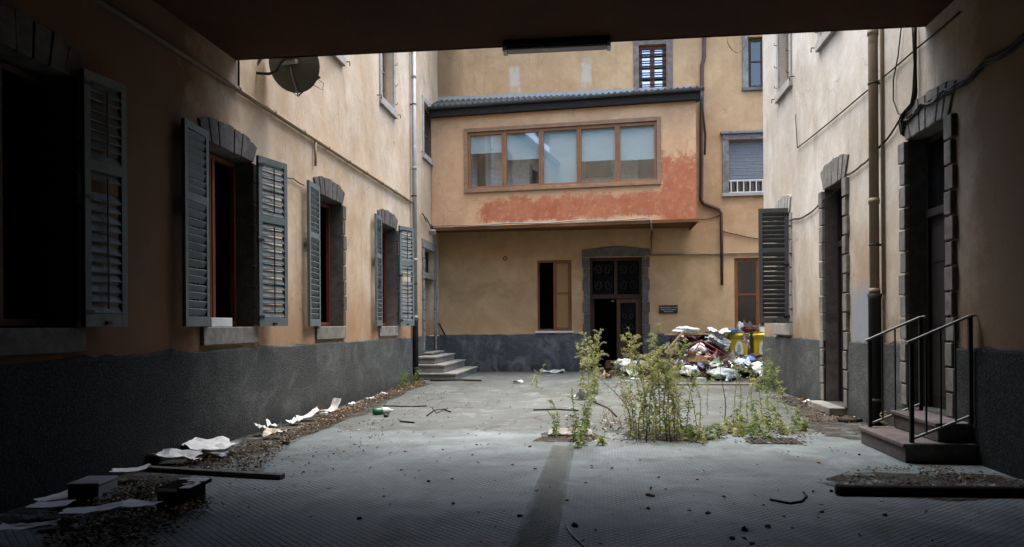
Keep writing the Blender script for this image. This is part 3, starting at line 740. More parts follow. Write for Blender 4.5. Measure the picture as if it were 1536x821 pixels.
# ------------------------------------------------------------------ right house
house_r = empty('courtyard_house', (XR + 3, 10, 0), 'pale plastered house on the right with two stone framed doorways and streaked wall', 'house')
dA = (9.33, 10.48, .42, 3.88); dB = (13.07, 14.21, .12, 3.88); wC = (16.75, 17.9, ZSill, ZTop)
upR = [(13.3, 14.35, 6.6, 8.35), (16.62, 17.6, 6.6, 8.35), (9.4, 10.4, 6.6, 8.35)]
w = MB(); FR.wall(w, -4, YR, 1.2, ZW, [dA, dB, wC] + upR)
w.quad((XR, YR, 0), (XR + 8, YR, 0), (XR + 8, YR, ZW), (XR, YR, ZW))
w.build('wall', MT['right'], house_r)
d = MB(); FR.wall(d, -4, YR + .03, 0, 1.195, [dA, dB], d=.035)
for a, b in ((-4, dA[0]), (dA[1], dB[0]), (dB[1], YR)): ragged_cap(d, FR, a, b, .035)
d.quad((XR - .035, YR + .03, 0), (XR + 8, YR + .03, 0), (XR + 8, YR + .03, 1.2), (XR - .035, YR + .03, 1.2))
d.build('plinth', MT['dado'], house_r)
rf = MB(); rf.box(XR - .2, XR + 8, -4, YR + .2, ZW, ZW + .25); rf.build('roof', MT['tile'], house_r)
for h in (dA, dB): rooms(FR, [h], house_r, floor=h[2], depth=2.2)
rooms(FR, [wC] + upR, house_r)
for h in upR: upper_window(house_r, FR, h, gm='glass_m')
cw = part_empty('window', house_r, FR.p(17.3, 0, ZSill))
st = MB(); voussoirs(st, FR, wC[0], wC[1], ZTop, h=.42); quoins(st, FR, wC[0], -1, ZSill + .02, ZTop - .01); quoins(st, FR, wC[1], 1, ZSill + .02, ZTop - .01); st.build('stone_surround', MT['stone_l'], cw, bevel=.006)
ln = MB(); lining(ln, FR, (wC[0], wC[1], ZSill + .013, ZTop)); ln.build('stone_reveal', MT['stone_d'], cw, recalc=False)
sl = MB(); FR.box(sl, wC[0] - .16, wC[1] + .16, -.28, .08, ZSill - .24, ZSill + .01); sl.build('sill', MT['stone_l'], cw, bevel=.012)
casement(cw, FR, wC[0] + .02, wC[1] - .02, ZSill + .03, ZTop - .03, -.22, MT['oakg'], MT['glass_d'], bar=2.65)
make_shutter(cw, FR, wC[0] - .02, .05, ZSill + .02, .6, 2.42, R(88), MT['shutter_d'], solid=True)
def side_door(h, n, zt_bar, dmat):
    a0, a1, z0, z1 = h
    dr = part_empty('door', house_r, FR.p((a0 + a1) / 2, 0, z0))
    st = MB(); voussoirs(st, FR, a0, a1, z1, n=n, h=.42, spread=.22, rise=.08)
    quoins(st, FR, a0, -1, z0 + .0, z1 - .01, n=12, w=.17, d=.055); quoins(st, FR, a1, 1, z0 + .0, z1 - .01, n=12, w=.17, d=.055)
    st.build('stone_surround', MT['stone'], dr, bevel=.01)
    ln = MB(); lining(ln, FR, h, .29); ln.build('stone_reveal', MT['stone_d'], dr, recalc=False)
    f = MB()
    FR.box(f, a0 + .005, a0 + .07, -.3, -.2, z0, z1); FR.box(f, a1 - .07, a1, -.3, -.2, z0, z1); FR.box(f, a0 + .07, a1 - .07, -.3, -.201, z1 - .07, z1); FR.box(f, a0 + .07, a1 - .07, -.3, -.18, zt_bar, zt_bar + .1)
    f.build('door_frame', MT['oakk'], dr)
    gl = MB(); gl.quad(FR.p(a0 + .07, -.25, zt_bar + .1), FR.p(a1 - .07, -.25, zt_bar + .1), FR.p(a1 - .07, -.25, z1 - .07), FR.p(a0 + .07, -.25, z1 - .07)); gl.build('transom_pane', MT['glass_d'], dr)
    lf = MB(); am = (a0 + a1) / 2
    FR.box(lf, am, a1 - .07, -.29, -.24, z0 + .01, zt_bar)
    for q0, q1 in ((.15, .9), (1.05, 1.7), (1.85, zt_bar - z0 - .15)): FR.box(lf, am + .09, a1 - .15, -.24, -.228, z0 + q0, z0 + q1)
    FR.box(lf, am, am + .04, -.24, -.215, z0 + .01, zt_bar)
    lo = lf.build('door_leaf', dmat, dr, bevel=.005)
    k = MB(); k.tube([FR.p(am + .07, -.2, z0 + 1.02), FR.p(am + .07, -.17, z0 + 1.02), FR.p(am + .17, -.17, z0 + 1.02)], .012, 6); k.build('handle', MT['iron'], dr)
side_door(dA, 8, 2.85, MT['oakk']); side_door(dB, 7, 2.85, MT['oakk'])
sb = MB(); sb.box(XR - .3, XR - .036, 13.0, 14.3, 0, .125); sb.box(XR - .04, XR + .4, 13.075, 14.205, 0.0, .118)
tag(sb.build('door_step', MT['step'], bevel=.012), 'single low stone step below the farther doorway of the right house', 'step')

# right entrance steps with two railings
ES = empty('entrance_steps', (3.6, 9.3, 0), 'broad reddish stone steps with a landing at the near right doorway', 'steps')
for x0, y0, y1, z0, z1 in ((3.21, 8.62, 10.07, 0, .21), (3.58, 8.72, 10.02, .212, .42)):
    m = MB(); m.box(x0 + .03, XR - .036, y0 + .02, y1 - .02, z0, z1 - .05); m.box(x0, XR - .036, y0, y1, z1 - .05, z1); m.build('step', MT['step_r'], ES, bevel=.012)
m = MB(); m.box(XR - .036, XR + .4, dA[0] + .005, dA[1] - .005, 0, .416); m.build('threshold', MT['step_r'], ES)
for yy, lab in ((8.7, 'near black iron railing with pale sloping handrail on the reddish entrance steps'), (9.98, 'far black iron railing on the reddish entrance steps, beside the dark downpipe')):
    rl = empty('stair_railing', (3.5, yy, .2), lab, 'railing', 'railings of the entrance steps')
    xa, xb = 3.33, 3.93
    m = MB(); m.box(xa - .02, xa + .02, yy - .02, yy + .02, .21, 1.28); m.build('post', MT['iron'], rl)
    m = MB(); m.box(xb - .02, xb + .02, yy - .02, yy + .02, .42, 1.58); m.build('post', MT['iron'], rl)
    m = MB(); m.hexa([(xa - .05, yy - .025, 1.27), (xb, yy - .025, 1.56), (xb, yy + .025, 1.56), (xa - .05, yy + .025, 1.27), (xa - .05, yy - .025, 1.295), (xb, yy - .025, 1.585), (xb, yy + .025, 1.585), (xa - .05, yy + .025, 1.295)])
    m.tube([(xb, yy, 1.57), (XR - .01, yy, 1.58)], .015, 6); m.build('handrail', MT['zinc'], rl)
    m = MB(); m.hexa([(xa, yy - .015, .235), (xb, yy - .015, .49), (xb, yy + .015, .49), (xa, yy + .015, .235), (xa, yy - .015, .26), (xb, yy - .015, .515), (xb, yy + .015, .515), (xa, yy + .015, .26)])
    m.build('bottom_rail', MT['zinc'], rl)
    for k in range(1, 4):
        t = k / 4; x = xa + (xb - xa) * t
        m = MB(); m.box(x - .008, x + .008, yy - .008, yy + .008, .25 + .255 * t, 1.28 + .29 * t); m.build('baluster', MT['iron'], rl)

# ------------------------------------------------------------------ back house
house_b = empty('courtyard_house', (3, YB + 3, 0), 'ochre plastered house across the end of the courtyard behind the weeds and rubbish', 'house')
wB = (-2.03, -.91, 1.32, 3.63); dD = (-.32, 1.36, .1, 3.7); wE = (4.25, 5.75, 1.35, 3.6)
wF = (1.3, 2.17, 9.0, 10.5); wG = (4.1, 5.6, 5.65, 7.35); wH = (4.72, 5.7, 8.98, 10.6)
ZB = 12.8  # wall top is out of view, height chosen for how much sky it hides
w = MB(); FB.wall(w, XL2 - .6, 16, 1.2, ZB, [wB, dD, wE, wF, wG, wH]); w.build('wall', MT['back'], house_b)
d = MB(); FB.wall(d, XL2, 16, 0, 1.195, [dD], d=.025)
for a, b in ((XL2, dD[0]), (dD[1], 16)): ragged_cap(d, FB, a, b, .025)
d.build('plinth', MT['dadoB'], house_b)
rf = MB(); rf.box(XL2 - .6, 16, YB - 1.3, YB + 6, ZB, ZB + .25); rf.build('roof', MT['tile'], house_b)  # unseen deep eave, sized to shade the upper back wall
rooms(FB, (wB, wE, wF, wG, wH), house_b, grow=.25); rooms(FB, [dD], house_b, floor=.1, depth=3.5, grow=.1)
# window B: one leaf missing, one oak leaf with frosted panes
x = part_empty('window', house_b, FB.p(-1.47, 0, 1.3))
casement(x, FB, wB[0] + .005, wB[1] - .005, wB[2] + .01, wB[3] - .01, -.04, MT['oak'], MT['frost'], bar=2.55, open_half=1)
sl = MB(); FB.box(sl, wB[0] - .08, wB[1] + .06, -.2, .06, wB[2] - .06, wB[2] + .005); sl.build('sill', MT['white'], x, bevel=.006)
# window E
x = part_empty('window', house_b, FB.p(5, 0, 1.35))
casement(x, FB, wE[0] + .01, wE[1] - .01, wE[2] + .01, wE[3] - .01, -.06, MT['oak'], MT['glass_d'], bar=2.45)
sl = MB(); FB.box(sl, wE[0] - .08, wE[1] + .08, -.2, .06, wE[2] - .06, wE[2] + .005); sl.build('sill', MT['stone'], x, bevel=.006)
# window F with bars, surround
x = part_empty('window', house_b, FB.p(1.73, 0, 9))
st = MB(); FB.box(st, wF[0] - .17, wF[0], -.01, .04, wF[2], wF[3] + .2); FB.box(st, wF[1], wF[1] + .2, -.01, .04, wF[2], wF[3] + .2); FB.box(st, wF[0], wF[1], -.01, .038, wF[3], wF[3] + .2); st.build('stone_surround', MT['stone_b'], x, bevel=.008)
sl = MB(); FB.box(sl, wF[0] - .2, wF[1] + .2, -.2, .07, wF[2] - .1, wF[2] + .005); sl.build('sill', MT['stone_d'], x)
casement(x, FB, wF[0] + .01, wF[1] - .01, wF[2] + .01, wF[3] - .01, -.12, MT['rust_wood'], MT['glass_s'])
br = MB()
for k in range(7): FB.box(br, wF[0], wF[1], -.06, -.03, wF[2] + .22 + k * .19, wF[2] + .25 + k * .19 + (.03 if k % 2 else 0))
br.build('window_bars', MT['cast'], x)
# window G: stone head, roller blind, white railing
x = part_empty('window', house_b, FB.p(4.85, 0, 5.6))
st = MB(); FB.box(st, wG[0] - .2, wG[0], -.01, .05, wG[2], wG[3]); FB.box(st, wG[1], wG[1] + .2, -.01, .05, wG[2], wG[3]); FB.box(st, wG[0] - .2, wG[1] + .2, -.01, .06, wG[3], wG[3] + .18); FB.box(st, wG[0] - .26, wG[1] + .26, -.01, .13, wG[3] + .18, wG[3] + .26)
st.build('stone_surround', MT['stone'], x, bevel=.01)
sl = MB(); FB.box(sl, wG[0] - .22, wG[1] + .22, -.2, .09, wG[2] - .09, wG[2] + .005); sl.build('sill', MT['stone_l'], x, bevel=.01)
bl = MB()
for k in range(24): FB.box(bl, wG[0] + .002, wG[1] - .002, -.16, -.13 + .006 * (k % 2), wG[3] - .055 * (k + 1), wG[3] - .055 * k - .006)
bl.build('roller_blind', MT['roller'], x)
FBm = MB(); FBm.quad(FB.p(wG[0], -.2, wG[2]), FB.p(wG[1], -.2, wG[2]), FB.p(wG[1], -.2, wG[2] + .5), FB.p(wG[0], -.2, wG[2] + .5)); FBm.build('pane', MT['glass'], x)
rl = MB(); FB.box(rl, wG[0] + .01, wG[1] - .01, -.05, -.02, wG[2] + .4, wG[2] + .44); FB.box(rl, wG[0] + .01, wG[1] - .01, -.05, -.02, wG[2] + .03, wG[2] + .06)
for k in range(8): aa = wG[0] + .06 + k * .195; FB.box(rl, aa, aa + .03, -.048, -.022, wG[2] + .06, wG[2] + .4)
rl.build('window_railing', MT['white'], x)
# window H
x = part_empty('window', house_b, FB.p(5.2, 0, 9))
st = MB(); FB.box(st, wH[0] - .18, wH[0], -.01, .05, wH[2], wH[3] + .1); FB.box(st, wH[1], wH[1] + .18, -.01, .05, wH[2], wH[3] + .1); st.build('stone_surround', MT['stone'], x, bevel=.008)
sl = MB(); FB.box(sl, wH[0] - .2, wH[1] + .2, -.2, .09, wH[2] - .09, wH[2] + .005); sl.build('sill', MT['stone_d'], x)
casement(x, FB, wH[0] + .01, wH[1] - .01, wH[2] + .01, wH[3] - .01, -.12, MT['oakd'], MT['glass_d'], bar=9.85)
# double door with scrollwork panes
x = part_empty('door', house_b, FB.p(.5, 0, .1))
st = MB(); quoins(st, FB, dD[0], -1, .1, 3.7, n=10, w=.2, d=.035); quoins(st, FB, dD[1], 1, .1, 3.7, n=10, w=.2, d=.035)
FB.prism(st, [(dD[0] - .25, 3.72), (dD[1] + .25, 3.72), (dD[1] + .25, 3.93), (.9, 4.03), (.52, 4.06), (.15, 4.03), (dD[0] - .25, 3.93)], -.02, .035)
st.build('stone_surround', MT['stone_d'], x, bevel=.012)
am = (dD[0] + dD[1]) / 2; d0 = -.2
f = MB(); FB.box(f, dD[0], dD[0] + .08, d0 - .08, d0, .1, 3.7); FB.box(f, dD[1] - .08, dD[1], d0 - .08, d0, .1, 3.7); FB.box(f, dD[0] + .08, dD[1] - .08, d0 - .08, d0 - .001, 3.6, 3.7)
FB.box(f, dD[0] + .08, dD[1] - .08, d0 - .08, d0 + .03, 2.36, 2.5); FB.box(f, am - .05, am + .05, d0 - .08, d0 + .004, 2.5, 3.6)
f.build('door_frame', MT['oakd'], x, bevel=.005)
def scroll(mb, ca, cz, sw, sh, d):
    for sx in (-1, 1):
        for sz in (-1, 1):
            pts = []
            for k in range(15):
                t = k / 14 * 2.0 * math.pi * 1.2; r = 1 - k / 18
                pts.append(FB.p(ca + sx * (sw * .5 + sw * .42 * r * math.cos(t)), d, cz + sz * (sh * .5 + sh * .42 * r * math.sin(t))))
            mb.tube(pts, .008, 4)
for ca in ((dD[0] + .08 + am - .05) / 2, (dD[1] - .08 + am + .05) / 2):
    g_ = MB(); hw = .34; g_.quad(FB.p(ca - hw, d0 - .05, 2.52), FB.p(ca + hw, d0 - .05, 2.52), FB.p(ca + hw, d0 - .05, 3.6), FB.p(ca - hw, d0 - .05, 3.6)); g_.build('transom_pane', MT['glass_d'], x)
    sc_ = MB(); scroll(sc_, ca, 3.06, .3, .46, d0 - .02); sc_.build('iron_scrollwork', MT['iron_g'], x)
lf = MB(); l0, l1 = am + .02, dD[1] - .08
FB.box(lf, l0, l0 + .12, d0 - .07, d0 - .01, .11, 2.36); FB.box(lf, l1 - .12, l1, d0 - .07, d0 - .01, .11, 2.36)
FB.box(lf, l0 + .12, l1 - .12, d0 - .07, d0 - .011, 2.22, 2.36); FB.box(lf, l0 + .12, l1 - .12, d0 - .07, d0 - .011, .11, .3); FB.box(lf, l0 + .12, l1 - .12, d0 - .07, d0 - .011, .86, 1.02)
FB.box(lf, l0 + .12, l1 - .12, d0 - .06, d0 - .03, .3, .86); FB.box(lf, l0 + .2, l1 - .2, d0 - .03, d0 - .018, .38, .78)
lf.build('door_leaf', MT['oakm'], x, bevel=.006)
g_ = MB(); g_.quad(FB.p(l0 + .12, d0 - .05, 1.02), FB.p(l1 - .12, d0 - .05, 1.02), FB.p(l1 - .12, d0 - .05, 2.22), FB.p(l0 + .12, d0 - .05, 2.22)); g_.build('door_pane', MT['glass_d'], x)
sc_ = MB(); scroll(sc_, (l0 + l1) / 2, 1.62, .22, .3, d0 - .025); sc_.build('iron_scrollwork', MT['iron_g'], x)
k = MB(); k.tube([FB.p(l0 + .06, d0, 1.1), FB.p(l0 + .06, d0 + .05, 1.1), FB.p(l0 + .17, d0 + .05, 1.1)], .012, 6); k.build('handle', MT['iron'], x)
lf = MB(); FB.box(lf, dD[0] + .085, dD[0] + .14, d0 - .95, d0 - .08, .11, 2.36); lf.build('door_leaf', MT['oakd'], x)
# white tag standing in for the tiny light inside the open doorway
nt = MB(); q = on_y(919, 452, YB + .9); nt.box(q.x - .05, q.x + .05, q.y, q.y + .02, q.z - .025, q.z + .03); nt.tube([(q.x, q.y + .01, q.z + .03), (q.x, q.y + .01, 4.0)], .004, 4)
tag(nt.build('tiny_light_tag', MT['paper']), 'small white tag standing in for a tiny light inside the dark open double doorway', 'tag')

# ------------------------------------------------------------------ glazed gallery (bay) on the back house
A0 = Vector((-5.29, 23.92, 0)); A1 = Vector((2.85, 23.1, 0)); LB = (A1 - A0).length
ad = (A1 - A0).normalized(); FBay = Frame(A0, ad, (ad.y, -ad.x, 0))
bay = empty('glazed_gallery', (-1.2, 24.2, 4.55), 'orange plastered gallery jutting from the back wall with five oak framed panes and tiled roof', 'gallery')
def bx(X): return (X - A0.x) / ad.x
wz0, wz1 = 5.8, 7.58; wa0, wa1 = bx(-4.09), bx(1.72)
w = MB(); FBay.wall(w, 0, LB, 4.62, 8.12, [(wa0, wa1, wz0, wz1)], reveal=.14)
# end wall facing right
w.quad(A1 + UP * 4.62, Vector((A1.x, YB, 4.62)), Vector((A1.x, YB, 8.6)), A1 + UP * 8.12)
w.build('wall', MT['bay'], bay)
u_ = MB(); u_.add([A0 + UP * 4.6, A1 + UP * 4.6, (A1.x, YB, 4.6), (A0.x, YB, 4.6)], [(0, 1, 2, 3)]); u_.build('soffit', MT['soot'], bay)
lg = MB(); FBay.box(lg, 0, LB + .06, -.1, .07, 4.52, 4.625); lg.hexa([A1 + Vector((.001, .1, 4.522)), A1 + Vector((.06, .1, 4.522)), Vector((A1.x + .06, YB, 4.522)), Vector((A1.x + .001, YB, 4.522)), A1 + Vector((.001, .1, 4.62)), A1 + Vector((.06, .1, 4.62)), Vector((A1.x + .06, YB, 4.62)), Vector((A1.x + .001, YB, 4.62))])
lg.build('ledge', MT['soot'], bay, bevel=.01)
# room behind the panes
rm = MB(); FBay.room(rm, (wa0, wa1, wz0, wz1), reveal=.14, depth=.75, grow=.1); rm.build('interior', MT['curtain'], bay)
wf = part_empty('window', bay, FBay.p((wa0 + wa1) / 2, 0, wz0))
f = MB(); o_ = .12
FBay.box(f, wa0 - o_, wa0, -.03, .05, wz0 - o_, wz1 + o_); FBay.box(f, wa1, wa1 + o_, -.03, .05, wz0 - o_, wz1 + o_)
FBay.box(f, wa0, wa1, -.03, .049, wz1, wz1 + o_); FBay.box(f, wa0, wa1, -.03, .06, wz0 - o_, wz0)
f.build('outer_frame', MT['oakg'], wf, bevel=.01)
nP = 5; pw = (wa1 - wa0) / nP
f = MB()
for i in range(nP):
    p0, p1 = wa0 + i * pw, wa0 + (i + 1) * pw; e = .075
    FBay.box(f, p0 + .004, p0 + e, -.1, -.01, wz0, wz1); FBay.box(f, p1 - e, p1 - .004, -.1, -.01, wz0, wz1)
    FBay.box(f, p0 + e, p1 - e, -.1, -.011, wz1 - .1, wz1); FBay.box(f, p0 + e, p1 - e, -.1, -.011, wz0, wz0 + .08)
    if i: FBay.box(f, p0 - .02, p0 + .02, -.09, .012, wz0, wz1)
f.build('sash', MT['oaks'], wf, bevel=.008)
for i, hb in enumerate((.34, .50, 1.0, .60, .62)):
    p0, p1 = wa0 + i * pw + .07, wa0 + (i + 1) * pw - .07; z0, z1 = wz0 + .075, wz1 - .095
    g_ = MB(); g_.quad(FBay.p(p0, -.06, z0), FBay.p(p1, -.06, z0), FBay.p(p1, -.06, z1), FBay.p(p0, -.06, z1)); g_.build('pane', MT['glass_m'], wf)
    zb = z1 - (z1 - z0) * hb + .02
    b = MB(); FBay.box(b, p0 - .03, p1 + .03, -.125, -.118, zb, z1 + .02); FBay.box(b, p0 - .03, p1 + .03, -.13, -.112, zb - .03, zb); b.build('roller_blind', MT['blind'], wf)
# dark doorways and cupboards on the inner wall
fu = MB()
for aa, w_, z0, z1 in ((wa0 + pw * 1.55, .75, 6.05, 6.9), (wa0 + pw * 3.1, .8, 6.15, 6.9), (wa0 + pw * 4.5, .9, 5.7, 6.9), (wa0 + .1, .28, 5.7, 7.2)):
    FBay.box(fu, aa, aa + w_, -.86, -.8, z0, z1)
fu.build('inner_opening', MT['room'], bay)
# roof of round tiles with gutter
ro = MB(); ov = .26; zE, zT = 8.42, 8.98
e0, e1 = FBay.p(-.02, ov, 0), FBay.p(LB + .22, ov, 0)
nT = 46; strip = []
for i in range(nT * 4 + 1):
    t = i / (nT * 4); hh = .045 * math.cos(t * nT * 2 * math.pi)
    a = e0.lerp(e1, t); b = Vector((a.x, YB + .0, 0))
    strip.append((a + UP * (zE + hh), b + UP * (zT + hh), a + UP * (zE + hh - .035), b + UP * (zT + hh - .035)))
ro.sm = False
for q, r in zip(strip, strip[1:]):
    ro.quad(q[0], r[0], r[1], q[1]); ro.quad(q[2], q[3], r[3], r[2]); ro.quad(q[0], q[2], r[2], r[0])
ro.build('roof', MT['tile'], bay, recalc=False)
fa = MB(); FBay.box(fa, -.01, LB + .18, -.05, ov - .06, 8.10, 8.34); fa.hexa([A1 + Vector((0, 0, 8.1)), A1 + Vector((.18, 0, 8.1)), Vector((A1.x + .18, YB, 8.55)), Vector((A1.x, YB, 8.55)), A1 + Vector((0, 0, 8.34)), A1 + Vector((.18, 0, 8.34)), Vector((A1.x + .18, YB, 8.9)), Vector((A1.x, YB, 8.9))])
fa.build('eaves_board', MT['gutter'], bay)
gu = MB(); gp = []
for k in range(9): t = math.pi + math.pi * k / 8; gp.append((.075 * math.cos(t), .075 * math.sin(t)))
for (c0_, s0_), (c1_, s1_) in zip(gp, gp[1:]):
    gu.quad(FBay.p(-.02, ov + .04 + c0_, 8.38 + s0_), FBay.p(LB + .24, ov + .04 + c0_, 8.38 + s0_), FBay.p(LB + .24, ov + .04 + c1_, 8.38 + s1_), FBay.p(-.02, ov + .04 + c1_, 8.38 + s1_))
for k in range(9): aa = .2 + k * .98; FBay.box(gu, aa, aa + .03, ov - .06, ov + .13, 8.385, 8.4)
gu.tube([FBay.p(LB + .16, ov + .04, 8.33), FBay.p(LB + .16, ov + .04, 8.05), FBay.p(LB + .3, -.9, 7.3), Vector((3.34, YB - .14, 6.9))], .035, 8)
gu.build('gutter', MT['gutter_z'], bay)
fl = MB(); fl.quad(FB.p(XL2, .012, 8.9), FB.p(3.0, .012, 8.9), FB.p(3.0, .012, 9.12), FB.p(XL2, .012, 9.1)); fl.build('flashing', MT['zinc'], bay)

# ------------------------------------------------------------------ covered passage we stand in
pas = empty('passage_building', (0, 3, 0), 'dark covered passage whose brown soffit crosses the top of the view', 'building')
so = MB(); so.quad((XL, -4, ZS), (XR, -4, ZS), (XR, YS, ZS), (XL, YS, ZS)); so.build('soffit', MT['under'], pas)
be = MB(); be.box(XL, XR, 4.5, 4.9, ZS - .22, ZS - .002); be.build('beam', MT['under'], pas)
fh = [(-3.9, -2.9, 6.6, 8.3), (-.6, .5, 6.6, 8.3), (2.2, 3.2, 6.6, 8.3)]
fc = MB(); FP.wall(fc, XL - .3, XR + .3, ZS, 10.9, fh); fc.quad((XL, YS, ZS), (XR, YS, ZS), (XR, YS - .05, ZS), (XL, YS - .05, ZS)); fc.build('wall', MT['facade'], pas)
rooms(FP, fh, pas)
for h in fh: 
    x = part_empty('window', pas, FP.p((h[0] + h[1]) / 2, 0, h[2])); casement(x, FP, h[0] + .02, h[1] - .02, h[2] + .02, h[3] - .02, -.15, MT['oakg'], MT['glass'])
rf = MB(); rf.box(XL - 1, XR + 1, -4.2, YS + .15, 10.9, 11.1); rf.build('roof', MT['tile'], pas)
en = MB(); en.box(XL - .2, XR + .2, -4.2, -4, 0, ZS); en.build('rear_gate', MT['oakd'], pas)

# lamp on the soffit
lm = empty('strip_lamp', (.1, 9.75, ZS), 'unlit fluorescent strip lamp hanging below the dark passage soffit', 'lamp')
la, lb = on_y(755, 78, 9.8), on_y(916, 72, 9.8)
m = MB(); m.box(la.x, lb.x, 9.7, 9.9, ZS - .075, ZS - .002); m.build('housing', MT['gutter'], lm, bevel=.012)
m = MB(); m.box(la.x + .05, lb.x - .05, 9.715, 9.885, ZS - .125, ZS - .076); m.build('diffuser', MT['diff'], lm, bevel=.02)
for xx in (la.x, lb.x - .05):
    m = MB(); m.box(xx, xx + .05, 9.705, 9.895, ZS - .13, ZS - .076); m.build('end_cap', MT['white'], lm)
# ------------------------------------------------------------------ pipes, cables, dish, plaque
def pipe(name, pts, r, mat, label, cat, n=12, joints=(), group=None, jm=None):
    m = MB(); m.tube(pts, r, n)
    for z in joints:
        a = Vector(pts[0]); m.mi = 1 if jm else 0
        m.tube([(a.x, a.y, z), (a.x, a.y, z + .07)], r * 1.18, n); m.mi = 0
    return tag(m.build(name, [mat] + ([jm] if jm else [])), label, cat, group)
def downpipe(x, y, r, zlow, label, mat, wall_dx):
    e = empty('downpipe', (x, y, 0), label, 'downpipe')
    m = MB(); m.tube([(x, y, zlow), (x, y, ZW)], r, 14)
    for z in (zlow + .02, 3.2, 5.6, 8.0): m.tube([(x, y, z), (x, y, z + .08)], r * 1.15, 14)
    m.build('upper_pipe', mat, e)
    m = MB(); m.tube([(x, y, 0), (x, y, zlow - .06), (x, y, zlow + .02)], [r * 1.3, r * 1.3, r * 1.55], 14)
    m.tube([(x, y, .35), (x, y, .43)], r * 1.5, 14); m.build('lower_pipe', MT['cast'], e)
    m = MB()
    for z in (2.6, 4.9, 7.3): m.tube([(x, y, z), (x, y, z + .03)], r * 1.12, 14); m.box(min(x, x + wall_dx), max(x, x + wall_dx), y - .012, y + .012, z, z + .03)
    m.build('bracket', MT['iron'], e)
    return e
pl = on_x(623, 475, XL + .1); downpipe(XL + .1, pl.y, .058, 1.68, 'pale zinc downpipe with a black lower pipe near the far end of the left house', MT['zinc'], -.1)
pr_ = on_x(1312, 445, XR - .11); downpipe(XR - .11, pr_.y, .066, 1.9, 'brownish downpipe with a thick black lower pipe on the streaked right wall', MT['pipe_b'], .11)
p2_ = on_x(1324, 300, XR - .03); pipe('thin_pipe', [(XR - .03, p2_.y, 1.9), (XR - .03, p2_.y, ZW)], .022, MT['pipe_b'], 'thin brown pipe running close beside the right wall downpipe', 'pipe', 8)
# back house pipe with an offset
P = lambda u, v, o=.07: on_y(u, v, YB - o)
bp = [P(1057, 20), P(1056, 88), P(1053, 98), P(1052, 300), P(1056, 306), P(1078, 314), P(1082, 320), P(1083, 428)]
pipe('downpipe', bp, [.06, .06, .06, .06, .06, .055, .05, .045], MT['copper'], 'brown downpipe with a dog-leg bend on the back wall right of the gallery', 'downpipe', 10)
c0, c1 = on_y(978, 381, YB - .04), on_y(1146, 377, YB - .04)
m = MB(); m.tube([(c0.x, c0.y, 3.74), (5.6, c0.y, 3.76)], .028, 8); m.tube([(c0.x, c0.y, 4.5), (c0.x, c0.y, 3.74), (c0.x - .22, c0.y, 3.72), (c0.x - .22, c0.y - .0, 3.62)], .028, 8)
for k in range(5): m.tube([(c0.x + .2 + k * .8, c0.y, 3.74), (c0.x + .23 + k * .8, c0.y, 3.74)], .036, 8)
tag(m.build('conduit', MT['pipe_b']), 'horizontal beige conduit on the back wall above the double door and plaque', 'conduit')
# left wall conduit with a drop to the window
m = MB(); m.tube([(XL + .045, 6.0, 4.72), (XL + .045, 19.6, 4.74)], .034, 8)
dp = on_x(473, 208, XL + .045); m.tube([(XL + .045, dp.y, 4.72), (XL + .045, dp.y, 4.28)], .022, 6)
for k in range(9): m.tube([(XL + .045, 9.9 + k * 1.15, 4.74), (XL + .045, 9.94 + k * 1.15, 4.74)], .044, 8)
tag(m.build('conduit', MT['pipe_b']), 'long pale conduit along the left wall above the shuttered windows', 'conduit')
def cable(pts, r, mat, label, name='cable', cat='cable', group=None, n=5):
    m = MB(); m.tube(pts, r, n); return tag(m.build(name, mat), label, cat, group)
def sagged(pix, fn, k=6, sag=0.0):
    out = []
    P_ = [fn(*q) for q in pix]
    for a, b in zip(P_, P_[1:]):
        for i in range(k):
            t = i / k; q = a.lerp(b, t); q.z -= sag * 4 * t * (1 - t) * (b - a).length; out.append(q)
    return out + [P_[-1]]
RW = lambda u, v: on_x(u, v, XR - .03)
LW = lambda u, v: on_x(u, v, XL + .03)
BW = lambda u, v: on_y(u, v, YB - .03)
cable(sagged([(425, 265), (440, 268), (456, 278)], LW, 4, .03), .01, MT['cable'], 'thin wire sagging between the shutters of the left house')
cable(sagged([(358, 60), (358, 130)], LW, 3), .016, MT['cable'], 'dark cable dropping down the left wall behind the satellite dish')
cable(sagged([(1196, 222), (1290, 145), (1376, 72), (1440, 18)], RW, 5, .004), .012, MT['cable'], 'straight dark cable rising along the upper right wall behind the downpipe')
cable(sagged([(1196, 222), (1193, 172)], RW, 2), .008, MT['cable'], 'short vertical wire end high on the right wall')
m = MB()
for o in range(4):
    pts = sagged([(1374, 40), (1374 + o, 100), (1375, 140), (1372, 158), (1358, 168 + o * 2), (1356 - o, 185), (1357, 205)], RW, 4)
    m.tube([q + Vector((-.012 * o, .02 * (o % 2), .01 * o)) for q in pts], .011, 5)
tag(m.build('cable_bundle', MT['cable']), 'bundle of black cables hanging down from the soffit to the near right doorway', 'cables')
m = MB()
for o in range(4):
    b0 = sagged([(1357, 200), (1360, 186), (1385, 160 + o), (1420, 142), (1440, 132), (1480, 97), (1536, 62), (1640, -18)], RW, 6, .02 + .03 * (o % 3))
    m.tube([q + Vector((-.015 * (o % 3), 0, .022 * o + .012 * math.sin(i * .9 + o * 2))) for i, q in enumerate(b0)], .012, 5)
tag(m.build('cable_bundle', MT['cable']), 'thick bundle of black cables running over the near right doorway into the passage', 'cables')
cable(sagged([(1352, 40), (1347, 85), (1340, 120), (1340, 150), (1347, 170), (1356, 176)], RW, 4), .009, MT['cable'], 'thin looped wire hanging left of the near right doorway')
m = MB()
